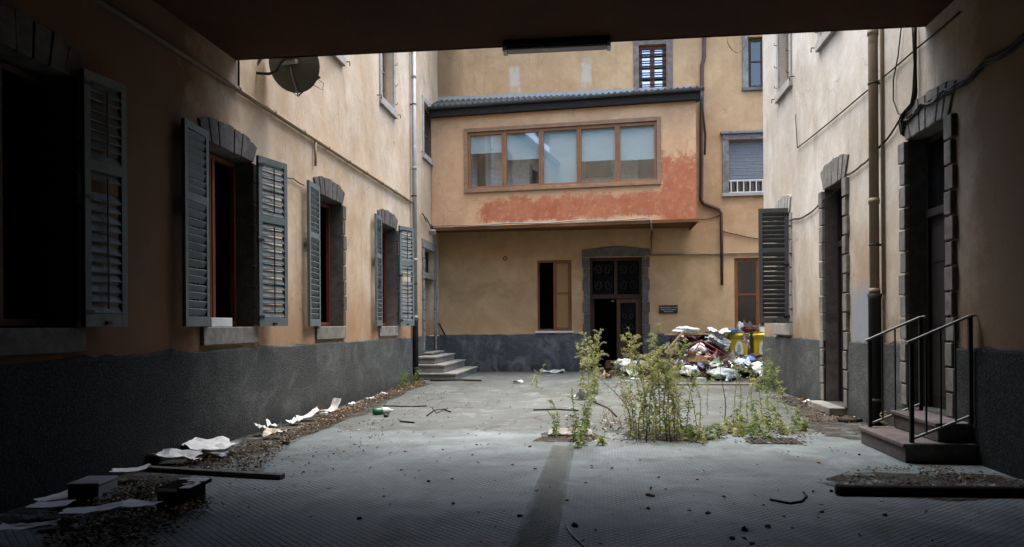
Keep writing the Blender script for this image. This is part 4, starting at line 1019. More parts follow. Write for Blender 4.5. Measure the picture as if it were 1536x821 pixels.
for o in range(2): m.tube([q + Vector((0, 0, -.02 * o)) for q in sagged([(1357, 178), (1348, 181), (1327, 212), (1322, 216), (1304, 237), (1292, 247), (1270, 262), (1262, 274), (1232, 302), (1210, 322), (1192, 328), (1144, 326)], RW, 4, .03)], .009, 4)
tag(m.build('cable', MT['cable']), 'sagging pair of wires strung over both right doorways to the far shutter', 'cable')
cable(sagged([(1084, 347), (1105, 352), (1140, 359), (1160, 361)], BW, 4, .02), .014, MT['cable'], 'dark wire running right from the bent pipe on the back wall')
cable(sagged([(1043, 328), (1060, 329), (1082, 322)], BW, 4, .04), .012, MT['cable'], 'dark wire looped between the gallery ledge and the bent pipe')
cable([FBay.p(a, .1, 4.66 + .02 * math.sin(a * 3)) for a in [i * .2 for i in range(0, 34)]] + [FBay.p(6.7, .1, 4.7), FBay.p(6.85, .1, 4.62), FBay.p(6.87, .02, 4.45), Vector((c0.x, YB - .05, 4.5))], .022, MT['zinc'], 'grey conduit lying along the ledge under the gallery', 'conduit', 'conduit', n=6)
m = MB(); rr = [on_y(u, v, 10.4) for u, v in ((1090, 50), (1092, 66), (1098, 75), (1104, 79), (1112, 77), (1118, 64), (1120, 50))]
m.tube(rr, .007, 5); tag(m.build('cable', MT['cable_w']), 'pale loop of wire dangling below the passage edge near the upper right', 'cable')
m = MB()
for o in range(3): m.tube([Vector((XL2 + .05 + .02 * o, 22.4 + k * .19, 4.85 - .3 * math.sin(k / 12 * math.pi * .5) + .03 * math.sin(k * 1.7 + o * 2))) for k in range(12)], .012, 4)
tag(m.build('cable', MT['cable']), 'tangled wires on the left wall above the corner doorway', 'cable')
# small floodlight in the corner under the gallery
fl_ = empty('floodlight', (-5.1, 24.0, 4.3), 'small grey floodlight on the corner wall beneath the left end of the gallery', 'lamp')
q = on_y(649, 347, 23.6)
m = MB(); m.box(q.x - .09, q.x + .09, q.y - .06, q.y + .06, q.z - .1, q.z + .04); m.xf(Matrix.Translation(q) @ Matrix.Rotation(R(25), 4, 'X') @ Matrix.Translation(-q)); m.build('lamp_head', MT['zinc'], fl_, bevel=.01)
m = MB(); m.tube([(XL2, q.y + .1, q.z + .12), (q.x, q.y + .1, q.z + .12), (q.x, q.y, q.z)], .015, 6); m.build('bracket', MT['iron'], fl_)
# small dark vent hole in the back wall
m = MB(); q = on_y(758, 388, YB); M_ = Matrix.Rotation(R(90), 3, 'X'); m.lathe([(.07, -.01), (.075, .02), (.055, .025), (.05, -.005), (.0, -.004)], q, 14, M_)
tag(m.build('wall_vent', MT['cast']), 'small round dark vent in the ochre back wall left of the oak window', 'vent')
# plaque
q0, q1 = on_y(988.5, 458, YB), on_y(1016.5, 470, YB)
pq = empty('wall_plaque', ((q0.x + q1.x) / 2, YB - .02, q1.z), 'black plaque with three lines of white lettering right of the double door', 'plaque')
m = MB(); m.box(q0.x, q1.x, YB - .035, YB - .005, q1.z, q0.z); m.build('board', MT['black'], pq, bevel=.004)
def lettering(txt, cx, z, size, w):
    cu = bpy.data.curves.new('lettering', 'FONT'); cu.body = txt; cu.size = size; cu.align_x = 'CENTER'; cu.extrude = .002; cu.space_character = w
    t = bpy.data.objects.new('lettering', cu); COL.objects.link(t); t.data.materials.append(MT['white'])
    me = bpy.data.meshes.new_from_object(t); bpy.data.objects.remove(t); bpy.data.curves.remove(cu); t = bpy.data.objects.new('lettering', me); COL.objects.link(t)
    t.parent = pq; t.matrix_parent_inverse = WORLD[pq.as_pointer()].inverted(); t.location = (cx, YB - .039, z); t.rotation_euler = (R(90), 0, 0)
hh = q0.z - q1.z; cx = (q0.x + q1.x) / 2
lettering('STUDIO MEDICO', cx - .085, q0.z - hh * .36, .046, 1.0); lettering('1 PIANO', cx + .2, q0.z - hh * .36, .042, 1.0)
lettering('MEDICINA DELLO SPORT', cx, q0.z - hh * .62, .042, 1.0); lettering('VISITE E ESAMI', cx, q0.z - hh * .86, .046, 1.0)

# satellite dish, seen from behind
DC = on_y(436, 97, 10.75); r_d = .40
nrm = Vector((.12, .93, .34)).normalized()
ux = Vector((0, 0, 1)).cross(nrm).normalized(); uy = nrm.cross(ux)
MD = Matrix(((ux.x, uy.x, nrm.x), (ux.y, uy.y, nrm.y), (ux.z, uy.z, nrm.z)))
sd = empty('satellite_dish', (XL, 10.7, 4.8), 'dark round satellite dish on a bent pipe arm high on the left wall', 'satellite dish')
m = MB(); prof = [(r_d * t, .11 * t * t) for t in [0.001] + [i / 9 for i in range(1, 10)]]
m.lathe(prof + [(r_d + .006, .112), (r_d + .006, .098)] + [(r_d * t, .11 * t * t - .012) for t in [i / 9 for i in range(9, 0, -1)] + [.001]], DC, 36, MD); m.build('reflector', MT['dish'], sd)
def dl(x, y, z): return DC + MD @ Vector((x, y, z))
m = MB(); m.tube([Vector((XL, 10.7, 5.75)), Vector((XL + .1, 10.7, 5.72)), Vector((XL + .16, 10.68, 5.6)), on_y(381, 104, 10.6), on_y(386, 110, 10.58), on_y(404, 111, 10.55), on_y(414, 107, 10.55), on_y(420, 95, 10.55), dl(-.05, .12, -.1), dl(-.05, .3, -.1)], .021, 8); m.build('mast', MT['iron'], sd)
m = MB()
for z in (0, .12): m.hexa([dl(-.13, z, -.09), dl(.1, z, -.09), dl(.1, z + .06, -.09), dl(-.13, z + .06, -.09), dl(-.13, z, .0), dl(.1, z, .0), dl(.1, z + .06, .0), dl(-.13, z + .06, .0)])
m.build('clamp', MT['zinc'], sd, bevel=.006)
tip = dl(.3, -.36, .42)
m = MB(); m.tube([dl(0, .05, -.03), dl(0, -.2, -.015), dl(.01, -r_d - .01, .07), dl(.03, -r_d - .05, .12), tip], .013, 6); m.build('feed_arm', MT['zinc'], sd)
tip = on_y(474, 118, tip.y)
m = MB(); m.tube([dl(.03, -r_d - .05, .12), tip], .011, 6); m.tube([tip + Vector((-.05, 0, -.04)), tip + Vector((.05, 0, .04))], [.025, .04], 8); m.tube([tip, tip + Vector((.02, 0, .08))], .022, 7); m.build('receiver', MT['gutter'], sd)
m = MB(); m.tube([tip + Vector((.05, 0, -.03)), tip + Vector((.12, 0, -.08)), tip + Vector((.1, 0, -.18)), tip + Vector((.0, 0, -.12)), tip + Vector((-.09, 0, -.08))], .005, 4); m.tube([tip + Vector((.0, 0, .05)), tip + Vector((.01, 0, .6))], .004, 4); m.build('lead', MT['cable'], sd)

# ------------------------------------------------------------------ loose things on the ground
def crumple(w, l, amp, n=9, seed=0, curl=0, flat=.15):
    """sheet with sharp random folds, lying on z = 0"""
    rs = random.Random(seed); folds = [(rs.uniform(0, math.pi), rs.uniform(-.5, .5), rs.uniform(.3, 1)) for _ in range(6)]
    vs = []; fs = []
    for i in range(n):
        for j in range(n):
            x, y = (i / (n - 1) - .5), (j / (n - 1) - .5)
            z = 0
            for a, c, k in folds: z += k * abs(x * math.cos(a) + y * math.sin(a) - c)
            z += noise.noise(Vector((x * 4 + seed, y * 4, seed * .7))) * .8 + rs.uniform(-.12, .12)
            vs.append(Vector((x * w * (1 - flat * rs.random()), y * l * (1 - flat * rs.random()), z * amp + curl * (x + .5) ** 3)))
    mz = min(v.z for v in vs)
    for v in vs: v.z -= mz - .006
    for i in range(n - 1):
        for j in range(n - 1): fs.append((i * n + j, (i + 1) * n + j, (i + 1) * n + j + 1, i * n + j + 1))
    m = MB(); m.add(vs, fs); return m
def lump(rx, ry, rz, seed=0, rough=.35, sub=3):
    """a filled bag: knobbly, folded, flattened underneath"""
    bm = bmesh.new(); bmesh.ops.create_icosphere(bm, subdivisions=sub, radius=1)
    m = MB(); sv = Vector((seed * 3.1, seed * 1.7, seed))
    for v in bm.verts:
        p = v.co.copy(); k = 1 + rough * (noise.noise(p * 1.6 + sv)) + rough * .9 * (abs(noise.noise(p * 3.6 + sv)) - .25) + rough * .3 * noise.noise(p * 9 + sv)
        p = p * k; p.z = max(p.z, -.45)
        m.v.append(Vector((p.x * rx, p.y * ry, (p.z + .45) * rz)))
    bm.verts.index_update()
    for f in bm.faces: m.f.append([v.index for v in f.verts]); m.fm.append(0); m.fs.append(sub > 2)
    bm.free(); return m
def carton(w, d, h, open_=False):
    m = MB(); m.box(-w / 2, w / 2, -d / 2, d / 2, 0, h)
    if open_:
        for s_ in (-1, 1):
            m.hexa([(s_ * w / 2, -d / 2, h), (s_ * (w / 2 + .12), -d / 2, h + .05), (s_ * (w / 2 + .12), d / 2, h + .05), (s_ * w / 2, d / 2, h), (s_ * w / 2, -d / 2, h + .006), (s_ * (w / 2 + .12), -d / 2, h + .056), (s_ * (w / 2 + .12), d / 2, h + .056), (s_ * w / 2, d / 2, h + .006)])
    return m
def place(m, name, mat, p, rot=(0, 0, 0), label=None, cat=None, group=None, bevel=0):
    M = Matrix.Translation(Vector(p)) @ Matrix.Rotation(R(rot[2]), 4, 'Z') @ Matrix.Rotation(R(rot[1]), 4, 'Y') @ Matrix.Rotation(R(rot[0]), 4, 'X')
    m.xf(M); return tag(m.build(name, mat, bevel=bevel), label, cat, group)

# papers along the left wall  (u, v, width, length, fold height, rotation, curl, material, label)
papers = [
 (463, 617, .34, .3, .0, 60, .34, 'paper', 'white paper sheet standing curled upright against the left plinth'),
 (446, 629, .5, .34, .10, 30, 0, 'paper', 'crumpled white paper just in front of the upright sheet by the left plinth'),
 (424, 635, .34, .26, .06, 80, 0, 'paper', 'torn white paper strip in the leaves near the upright sheet'),
 (412, 655, .42, .3, .10, 15, 0, 'paper_y', 'crumpled cream paper at the outer edge of the leaves by the black cap'),
 (383, 645, .36, .28, .13, 120, 0, 'paper', 'crumpled white paper with raised corner against the left plinth'),
 (357, 650, .3, .24, .14, 70, 0, 'paper', 'small peaked white paper between the big open sheet and the crumpled papers'),
 (305, 677, .62, .44, .12, 40, 0, 'paper', 'large folded white sheet spread above a black bag in the leaves'),
 (256, 692, .58, .34, .09, 20, 0, 'paper', 'large crumpled white sheet below the black bag near the long plank'),
 (195, 718, .36, .26, .02, 25, .06, 'paper', 'flat white sheet with lifted edge behind the grey box'),
 (83, 750, .32, .24, .02, 60, .06, 'paper', 'white sheet left of the grey box with one curled side'),
 (77, 772, .34, .22, .01, 10, .02, 'paper', 'flat pale sheet at the left edge of the near leaf pile'),
 (84, 788, .2, .16, .01, 30, 0, 'paper_g', 'small grey sheet half buried near the flat pale sheet'),
 (208, 771, .38, .24, .015, -8, .03, 'paper', 'flat white sheet lying on top of the near leaf pile'),
 (137, 781, .44, .2, .02, 25, .04, 'paper', 'long white sheet lying slantwise on the near leaf pile'),
 (36, 812, .44, .24, .04, 15, .04, 'paper', 'crumpled white sheet in the near left corner of the view'),
 (478, 622, .3, .16, .03, 40, 0, 'paper', 'narrow pale paper strip beside the flat pale board'),
 (503, 607, .26, .2, .03, 70, 0, 'paper', 'white paper scrap beyond the pale board along the left plinth'),
 (524, 599, .24, .2, .03, 20, 0, 'paper', 'white paper scrap in the farther leaves along the left plinth'),
 (552, 592, .34, .2, .03, 100, 0, 'paper', 'white paper scrap farthest along the left plinth before the green weed'),
]
for i, (u, v, w_, l_, amp, rot, curl, mt, lab) in enumerate(papers):
    k_ = 1 if 5 < i < 15 else .74
    m = crumple(w_ * k_, l_ * k_, amp * .55, 10, i + 3, curl * .62)
    q = on_z(u, v, .03); q.x = max(q.x, XL + .25); q.z = .1 if i in (8, 10, 12, 13, 14) else .035
    place(m, 'paper_sheet', MT[mt], q, (0, 0, rot), lab, 'paper', 'papers along the left wall')
place(lump(.24, .16, .08, 5), 'bin_bag', MT['black'], on_z(314, 690, 0), (0, 0, 20), 'flat black plastic bag under the large folded sheet by the left plinth', 'bag')
m = MB(); m.box(-.42, .42, -.1, .1, 0, .02); place(m, 'flat_board', MT['board'], on_z(497, 616, .02), (0, 2, 62), 'pale flat board lying on leaves by the left plinth', 'board')
pA, pB = on_z(212, 706), on_z(424, 719)
m = MB(); L_ = (pB - pA).length; m.box(-L_ / 2, L_ / 2, -.045, .045, 0, .05)
place(m, 'wooden_batten', MT['plank'], (pA + pB) / 2, (0, 0, math.degrees(math.atan2(pB.y - pA.y, pB.x - pA.x))), 'long grey batten lying across the near leaves on the left', 'batten', bevel=.006)
q = on_z(140, 752)
gb = empty('metal_box', q, 'plain grey metal box standing among the papers on the left', 'box')
m = MB(); m.box(-.13, .13, -.17, .17, 0, .16); m.xf(Matrix.Translation(q) @ Matrix.Rotation(R(8), 4, 'Z')); m.build('body', MT['greybox'], gb, bevel=.01)
m = MB(); m.box(-.136, .136, -.176, .176, .162, .19); m.xf(Matrix.Translation(q) @ Matrix.Rotation(R(8), 4, 'Z')); m.build('lid', MT['greybox'], gb, bevel=.008)
q = on_z(277, 761)
bb = empty('box_file', q, 'dark box file with white printed shapes standing on the near leaves', 'box file')
MZ = Matrix.Translation(q) @ Matrix.Rotation(R(4), 4, 'Z')
m = MB(); m.box(-.13, .09, -.2, .2, 0, .17); m.box(-.14, .14, -.21, .21, .172, .2); m.xf(MZ); m.build('body', MT['blackcard'], bb)
m = MB(); m.box(-.13, .04, -.215, -.211, .175, .198); m.xf(MZ); m.build('paper_edge', MT['paper'], bb)
m = MB(); 
for x0, x1, y0, y1 in ((-.13, .135, .16, .2), (-.02, .135, .08, .15), (.02, .07, -.02, .03), (.06, .1, -.07, .07), (.05, .135, -.2, .02), (.0, .04, -.05, -.01)): m.box(x0, x1, y0, y1, .2005, .203)
m.xf(MZ); m.build('printed_pattern', MT['paper'], bb)
m = MB(); m.add([(.02, -.205, .0), (.13, -.22, .0), (.13, -.22, .1), (.03, -.205, .04)], [(0, 1, 2, 3)]); m.add([(.02, -.204, .0), (.13, -.215, .0), (.13, -.215, .1), (.03, -.204, .04)], [(3, 2, 1, 0)]); m.xf(MZ); m.build('torn_page', MT['paper'], bb)
# odd pieces
q = on_z(573, 622)
bo = empty('plastic_bottle', q, 'squashed green and white plastic bottle lying on the concrete left of centre', 'bottle')
MZ = Matrix.Translation(q + Vector((0, 0, .06))) @ Matrix.Rotation(R(35), 4, 'Z') @ Matrix.Rotation(R(90), 4, 'Y')
m = MB(); m.lathe([(.001, -.16), (.055, -.155), (.06, -.05), (.05, -.02), (.06, .0)], (0, 0, 0), 14); m.xf(MZ); m.build('green_end', MT['green'], bo)
m = MB(); m.lathe([(.06, .002), (.06, .1), (.025, .16), (.018, .17), (.018, .2), (.001, .2)], (0, 0, 0), 14); m.xf(MZ); m.build('white_end', MT['whitep'], bo)
def cap_at(u, v, r, h, mat, lab, name='bottle_cap', cat='cap'):
    m = MB(); m.lathe([(.001, 0), (r, 0), (r, h), (r * .8, h), (r * .75, h * .6), (.001, h * .6)], on_z(u, v), 14); return tag(m.build(name, mat), lab, cat)
cap_at(429, 667, .05, .05, MT['black'], 'black plastic cap on the paving near the cream crumpled paper')
cap_at(579, 626, .04, .05, MT['black'], 'small black cap beside the green and white bottle')
place(crumple(.3, .22, .05, 9, 40), 'paper_scrap', MT['paper'], on_z(776, 575, .0), (0, 0, 20), 'small white paper lump alone on the concrete at the centre', 'paper')
place(crumple(.7, .26, .06, 11, 41), 'paper_scrap', MT['paper_y'], on_z(722, 556, .0), (0, 0, 5), 'torn cream papers at the foot of the back wall by the stone steps', 'paper')
place(crumple(.85, .3, .07, 11, 42), 'plastic_sheet', MT['greyp'], on_z(828, 560, .0), (0, 0, 0), 'crumpled grey plastic film at the foot of the back wall under the oak window', 'plastic sheet')
place(crumple(.3, .24, .1, 9, 43), 'paper_scrap', MT['whitep'], on_z(872, 600, .0), (0, 0, 40), 'white plastic scrap beside the left weed clump', 'plastic scrap')
m = MB(); m.box(-.3, .3, -.32, .32, 0, .03); place(m, 'paving_slab', MT['step'], on_z(855, 650), (0, 0, 2), 'loose pale square paving slab beside the left weed clump', 'slab', bevel=.006)
place(crumple(.32, .16, .03, 7, 44), 'paper_scrap', MT['paper'], on_z(1217, 604, .0), (0, 0, 20), 'white scrap on the dark soil near the farther right doorway', 'paper')
# big pipe on the right
q = on_z(1254, 742); m = MB(); m.tube([(q.x, q.y, .045), (XR - .06, q.y + .05, .045)], .045, 12)
tag(m.build('loose_pipe', MT['gutter']), 'long dark pipe lying on the ground at the right in front of the debris', 'pipe')
def stick(pix, r, lab, mat='twig', name='stick', cat='stick'):
    m = MB(); pts = [on_z(u, v, r) for u, v in pix]; m.tube(pts, r, 5); tag(m.build(name, MT[mat]), lab, cat)
stick([(645, 571), (690, 570), (722, 571)], .025, 'dark straight stick on the ground in front of the stone steps')
stick([(575, 609), (620, 610), (640, 609)], .012, 'thin straight twig on the concrete beyond the green bottle')
stick([(640, 624), (652, 615), (665, 614), (676, 618)], .012, 'forked curved twig on the concrete right of the green bottle')
stick([(648, 612), (655, 620), (672, 612)], .008, 'small bent twig crossing the forked twig')
stick([(600, 632), (612, 633), (621, 634)], .014, 'short dark twig on the concrete right of the bottle and nearer')
stick([(800, 615), (835, 614), (868, 616)], .014, 'thin dark stick across the concrete by the left weed clump')
stick([(1155, 749), (1185, 755), (1203, 752), (1210, 744), (1205, 738)], .01, 'black hooked wire lying on the tiles at the right', 'cable', 'wire', 'wire')
stick([(850, 790), (856, 800), (868, 812), (878, 821), (884, 832)], .008, 'pale curved wire on the tiles at the bottom centre', 'zinc', 'wire', 'wire')
stick([(1258, 630), (1275, 632), (1292, 630)], .03, 'dark broken branch on the ground beside the entrance steps')
stick([(895, 605), (912, 612), (925, 625)], .014, 'curved dry branch between the two weed clumps')
# scattered stones and scraps, each its own
bits = [(608, 678, 'orange', .05, 'small orange scrap on the tiles left of the drain channel'), (643, 723, 'black', .055, 'black pebble-like lump on the tiles at left centre'), (539, 779, 'black', .06, 'black twisted scrap on the near left tiles'),
 (576, 745, 'whitep', .045, 'tiny white stone on the near left tiles'), (680, 756, 'paper_g', .05, 'pale crumpled scrap on the tiles at the left of the channel'), (769, 698, 'paper_g', .06, 'pale pebble on the tiles close to the channel'),
 (805, 737, 'paper_g', .05, 'small grey stone lying on the drain channel'), (851, 751, 'paper_g', .05, 'grey scrap on the right edge of the drain channel'), (975, 744, 'brown', .13, 'flat brown leaf-like scrap on the tiles right of the channel'),
 (972, 764, 'black', .05, 'dark stone just nearer than the flat brown scrap'), (1062, 771, 'paper_g', .06, 'pale broken stone on the right tiles'), (1117, 796, 'brown', .07, 'brown lump on the near right tiles'),
 (1152, 791, 'brown', .06, 'brown scrap right of the brown lump'), (1098, 809, 'black', .06, 'black lump at the bottom of the right tiles'), (1128, 816, 'paper', .06, 'white shred at the bottom edge on the right'),
 (1228, 695, 'orange', .06, 'reddish scrap in front of the entrance steps'), (1289, 683, 'black', .05, 'black lump at the foot of the entrance steps'), (1322, 752, 'paper', .055, 'white scrap in front of the loose pipe'),
 (1328, 774, 'black', .05, 'black stone in front of the loose pipe'), (1233, 769, 'paper_g', .05, 'grey paper scrap on the right tiles by the hooked wire'), (1247, 738, 'black', .06, 'black stone at the end of the loose pipe'),
 (1046, 720, 'orange', .04, 'small rusty scrap in the middle of the right tiles'), (988, 717, 'black', .04, 'dark speck-like stone in the middle right tiles'), (888, 702, 'paper_g', .045, 'pale stone right of the drain channel'),
 (780, 775, 'twig', .06, 'dark twig piece on the drain channel'), (715, 668, 'black', .05, 'dark lump in the worn area beyond the tiles'), (795, 671, 'brown', .05, 'brown scrap near the far end of the channel'), (862, 790, 'twig', .08, 'dark tangled scrap by the pale curved wire')]
for i, (u, v, mt, r, lab) in enumerate(bits):
    flat = .35 if r < .1 else .15; mt = 'pebble' if mt == 'black' else mt
    place(lump(r * .36, r * .28, r * flat * .7, 60 + i, .6, 2), 'ground_scrap', MT[mt], on_z(u, v), (0, 0, uni(0, 180)), lab, 'scrap', 'single scraps on the paving')
# white block on a window sill
m = MB(); q = on_x(328, 481, XL - .02); m.box(XL - .16, XL + .03, q.y - .28, q.y + .28, ZSill + .013, ZSill + .13)
tag(m.build('foam_block', MT['white'], bevel=.008), 'off-white block lying on the sill of the nearest fully lit left window', 'block')

# fallen leaves and grit
def leaves(name, spots, label=None, mat='leaf_litter', size=(.018, .05)):
    m = MB()
    for x, y, z in spots:
        a = uni(0, 6.28); L_ = uni(*size); w_ = L_ * uni(.35, .6); tx, ty = uni(-.4, .4), uni(-.4, .4)
        ca, sa = math.cos(a), math.sin(a); c = Vector((x, y, z + L_ * .3))
        def pt(p, q, h): return c + Vector((p * ca - q * sa, p * sa + q * ca, h + p * tx + q * ty))
        b = uni(.1, .5) * w_
        m.add([pt(-L_ / 2, 0, 0), pt(0, -w_ / 2, b), pt(L_ / 2, 0, uni(-.2, .3) * L_), pt(0, w_ / 2, b)], [(0, 1, 2), (0, 2, 3)])
    o = m.build(name, MT[mat], recalc=False); tag(o, label, None, None, 'stuff'); return o
def inside(p, poly):
    c = False; n = len(poly)
    for i in range(n):
        (x1, y1), (x2, y2) = poly[i], poly[(i + 1) % n]
        if (y1 > p[1]) != (y2 > p[1]) and p[0] < (x2 - x1) * (p[1] - y1) / (y2 - y1) + x1: c = not c
    return c
def scatter(poly, n, zf):
    xs = [p[0] for p in poly]; ys = [p[1] for p in poly]; out = []; t = 0
    while len(out) < n and t < n * 30:
        t += 1; p = (uni(min(xs), max(xs)), uni(min(ys), max(ys)))
        if inside(p, poly) and noise.noise(Vector((p[0] * 2.2, p[1] * 2.2, 3))) > uni(-.5, .15): out.append((p[0], p[1], zf(*p)))
    return out
px = lambda pts: [on_z(u, v).to_2d()[:] for u, v in pts]
near = px([(150, 735), (250, 730), (300, 760), (325, 770), (290, 800), (240, 830), (60, 835), (90, 790), (130, 770)])
leaves('fallen_leaves', scatter(near, 4200, lambda x, y: uni(0, .09)), 'pile of dry brown leaves in the near left corner around the boxes')
band = px([(250, 705), (330, 690), (430, 655), (520, 615), (632, 572), (640, 578), (560, 610), (500, 638), (440, 665), (400, 700), (390, 712), (300, 710)])
band = [(max(x, XL + .04), y) for x, y in band]
leaves('fallen_leaves', scatter(band, 6500, lambda x, y: uni(0, .1)), 'band of dry brown leaves along the foot of the left plinth')
rt = px([(1290, 705), (1400, 700), (1536, 720), (1536, 738), (1260, 738)])
leaves('fallen_leaves', scatter(rt, 900, lambda x, y: uni(0, .015)), 'dark leaf and twig debris beside the loose pipe on the right', 'leaf_litter', (.012, .05))
wide = px([(330, 720), (480, 665), (640, 580), (700, 580), (600, 640), (480, 720), (420, 760), (330, 790)])
leaves('fallen_leaves', scatter(wide, 420, lambda x, y: 0), 'thinly scattered leaves beyond the band along the left wall')
rt2 = px([(1150, 590), (1230, 605), (1290, 628), (1285, 640), (1210, 635), (1190, 615)])
leaves('fallen_leaves', scatter(rt2, 700, lambda x, y: uni(0, .03)), 'dark debris along the right wall by the farther doorway', 'leaf_litter', (.02, .07))
mid = px([(560, 630), (840, 650), (1200, 650), (1250, 690), (1100, 760), (860, 800), (560, 760), (470, 700)])
leaves('ground_grit', [(uni(-4, 3.6), uni(5, 11), 0) for _ in range(260)] + [(uni(-4.4, 3.6), uni(10.5, 20), 0) for _ in range(520)], 'scattered small leaves and grit over the open paving', 'debris', (.015, .06))
wl = px([(850, 625), (1000, 640), (1240, 650), (1210, 672), (1000, 668), (850, 672)])
leaves('ground_grit', scatter(wl, 900, lambda x, y: uni(0, .03)), 'dry fragments around the roots of the weeds', 'debris', (.02, .08))
# ------------------------------------------------------------------ rubbish heap
def heap(x, y):
    def ss(a, b, t): t = max(0, min(1, (t - a) / (b - a))); return t * t * (3 - 2 * t)
    h = 1.05 * ss(20.5, 23.4, y) * ss(1.3, 2.4, x) * (1 - .62 * ss(3.3, 4.0, x))
    h = max(h, .45 * ss(22.4, 24.2, y) * ss(.3, .8, x) * (1 - ss(1.6, 2.4, x)))
    h += .16 * noise.noise(Vector((x * 2.1, y * 2.1, 1))) * min(1, h * 3)
    return max(0, h)
m = MB(); nx, ny = 46, 40; x0, x1, y0, y1 = .2, 7.5, 20.3, 24.97
for i in range(nx):
    for j in range(ny):
        x, y = x0 + (x1 - x0) * i / (nx - 1), y0 + (y1 - y0) * j / (ny - 1)
        h = heap(x, y); m.v.append(Vector((x, y, (h + .09 * noise.noise(Vector((x * 7, y * 7, 0))) if h > .03 else -.02))))
for i in range(nx - 1):
    for j in range(ny - 1): m.f.append([i * ny + j, (i + 1) * ny + j, (i + 1) * ny + j + 1, i * ny + j + 1]); m.fm.append(0); m.fs.append(False)
tag(m.build('rubbish_mound', MT['earth'], recalc=False), 'dark mass of earth and rotting refuse under the rubbish heap', None, None, 'stuff')
def on_heap(u, v, lift=0.0):
    d = ray(u, v); t = 19.5
    while t < 25.2:
        q = EYE + d * t
        if q.z <= heap(q.x, q.y) + .02 + lift or q.y > YB - .25: return q
        t += .02
    return q
sp = []
for _ in range(2600):
    x, y = uni(.4, 6.2), uni(20.4, 24.8); h = heap(x, y)
    if h > .05: sp.append((x, y, h + uni(-.02, .06)))
leaves('mixed_refuse', sp, 'small mixed shreds and brush covering the rubbish heap', 'debris', (.05, .2))
m = MB()
for _ in range(420):
    x, y = uni(1.5, 3.6), uni(20.9, 24); h = heap(x, y)
    if h < .1: continue
    a = uni(0, 6.28); L_ = uni(.2, .6); p = Vector((x, y, h)); q = p + Vector((math.cos(a) * L_, math.sin(a) * L_, uni(-.05, .3)))
    m.tube([p, (p + q) / 2 + Vector((uni(-.05, .05), uni(-.05, .05), uni(0, .06))), q], [.008, .006, .003], 3, False)
tag(m.build('dry_brush', MT['twig'], recalc=False), 'tangled dry twigs over the left half of the rubbish heap', None, None, 'stuff')
G = 'rubbish heap pieces'
def T(m, name, mat, u, v, rot, lab, cat, lift=0.0, dz=-.03, Y=None, bevel=0):
    q = on_y(u, v, Y) if Y else on_heap(u, v, lift)
    return place(m, name, MT[mat], q + Vector((0, 0, dz)), rot, lab, cat, G, bevel)
# two wheeled bins
for u0, lab, hd in ((1107.5, 'yellow wheeled bin with rags over its lid, left of the two beside the heap', 0), (1143.5, 'yellow wheeled bin next to the right house corner, right of the two', 1)):
    q = on_y(u0, 520, 23.7); bx_, by = q.x, 23.9
    e = empty('wheeled_bin', (bx_, by, .1), lab, 'bin', 'yellow bins')
    m = MB(); w0, w1 = .235, .27
    m.hexa([(bx_ - w0, by - .25, .1), (bx_ + w0, by - .25, .1), (bx_ + w0, by + .3, .1), (bx_ - w0, by + .3, .1), (bx_ - w1, by - .32, 1.15), (bx_ + w1, by - .32, 1.15), (bx_ + w1, by + .34, 1.15), (bx_ - w1, by + .34, 1.15)])
    m.box(bx_ - .3, bx_ + .3, by - .35, by + .36, 1.09, 1.16); m.build('body', MT['yellow'], e, bevel=.02)
    m = MB(); m.hexa([(bx_ - .32, by - .38, 1.165), (bx_ + .32, by - .38, 1.165), (bx_ + .32, by + .38, 1.165), (bx_ - .32, by + .38, 1.165), (bx_ - .29, by - .35, 1.22), (bx_ + .29, by - .35, 1.22), (bx_ + .29, by + .36, 1.27), (bx_ - .29, by + .36, 1.27)]); m.tube([(bx_ - .28, by + .42, 1.14), (bx_ + .28, by + .42, 1.14)], .018, 8); m.build('lid', MT['yellow'], e, bevel=.02)
    m = MB(); poly = [(-.12, .6), (.12, .6), (.12, .82), (.09, .92), (.04, .98), (0, 1.0), (-.04, .98), (-.09, .92), (-.12, .82)]
    fb = Frame((bx_, by - .325, 0), (1, 0, 0), (0, -1, 0)); fb.prism(m, poly, 0, .03); st_ = m.build('sticker', MT['whitep'], e)
    m = MB(); fb.prism(m, [(-.05, .66), (.03, .64), (.06, .76), (.03, .86), (.0, .92), (-.04, .88), (-.06, .76)], .0305, .033); m.build('printed_figure', MT['greybox'], st_)
    m = MB()
    for sx in (-1, 1): m.tube([(bx_ + sx * .24, by + .33, .2), (bx_ + sx * .3, by + .33, .2)], .1, 14)
    m.build('wheel', MT['black'], e)
T(lump(.36, .22, .11, 1, .5), 'rag', 'whitep', 1029, 497, (0, 0, 5), 'white crumpled cloth lying on the board at the top left of the heap', 'cloth', Y=22.6)
m = MB(); m.box(-.62, .62, -.15, .15, -.02, .02); T(m, 'wooden_board', 'board', 1030, 500, (0, 0, 3), 'flat pale board under the white cloth at the top left of the heap', 'board', Y=22.6)
m = MB(); m.box(-.42, .42, -.04, .04, -.02, .02); T(m, 'wooden_board', 'board', 1012, 511, (0, -48, 10), 'pale plank leaning diagonally at the left of the heap', 'plank', Y=22.2)
m = MB(); m.box(-.03, .03, -.03, .03, 0, .64); T(m, 'table_leg', 'plank', 1030, 536, (0, 0, 0), 'grey wooden post holding up the pale board in the heap', 'post', Y=22.7)
T(lump(.42, .36, .36, 11, .35), 'bin_bag', 'black', 1066, 524, (0, 0, 20), 'big shiny black bin bag high in the middle of the heap', 'bag', Y=22.9)
T(crumple(.66, .4, .14, 10, 14), 'plastic_sheet', 'whitep', 1078, 502, (5, 5, 10), 'white plastic sheet draped above the black bin bag', 'plastic sheet', Y=23.3)
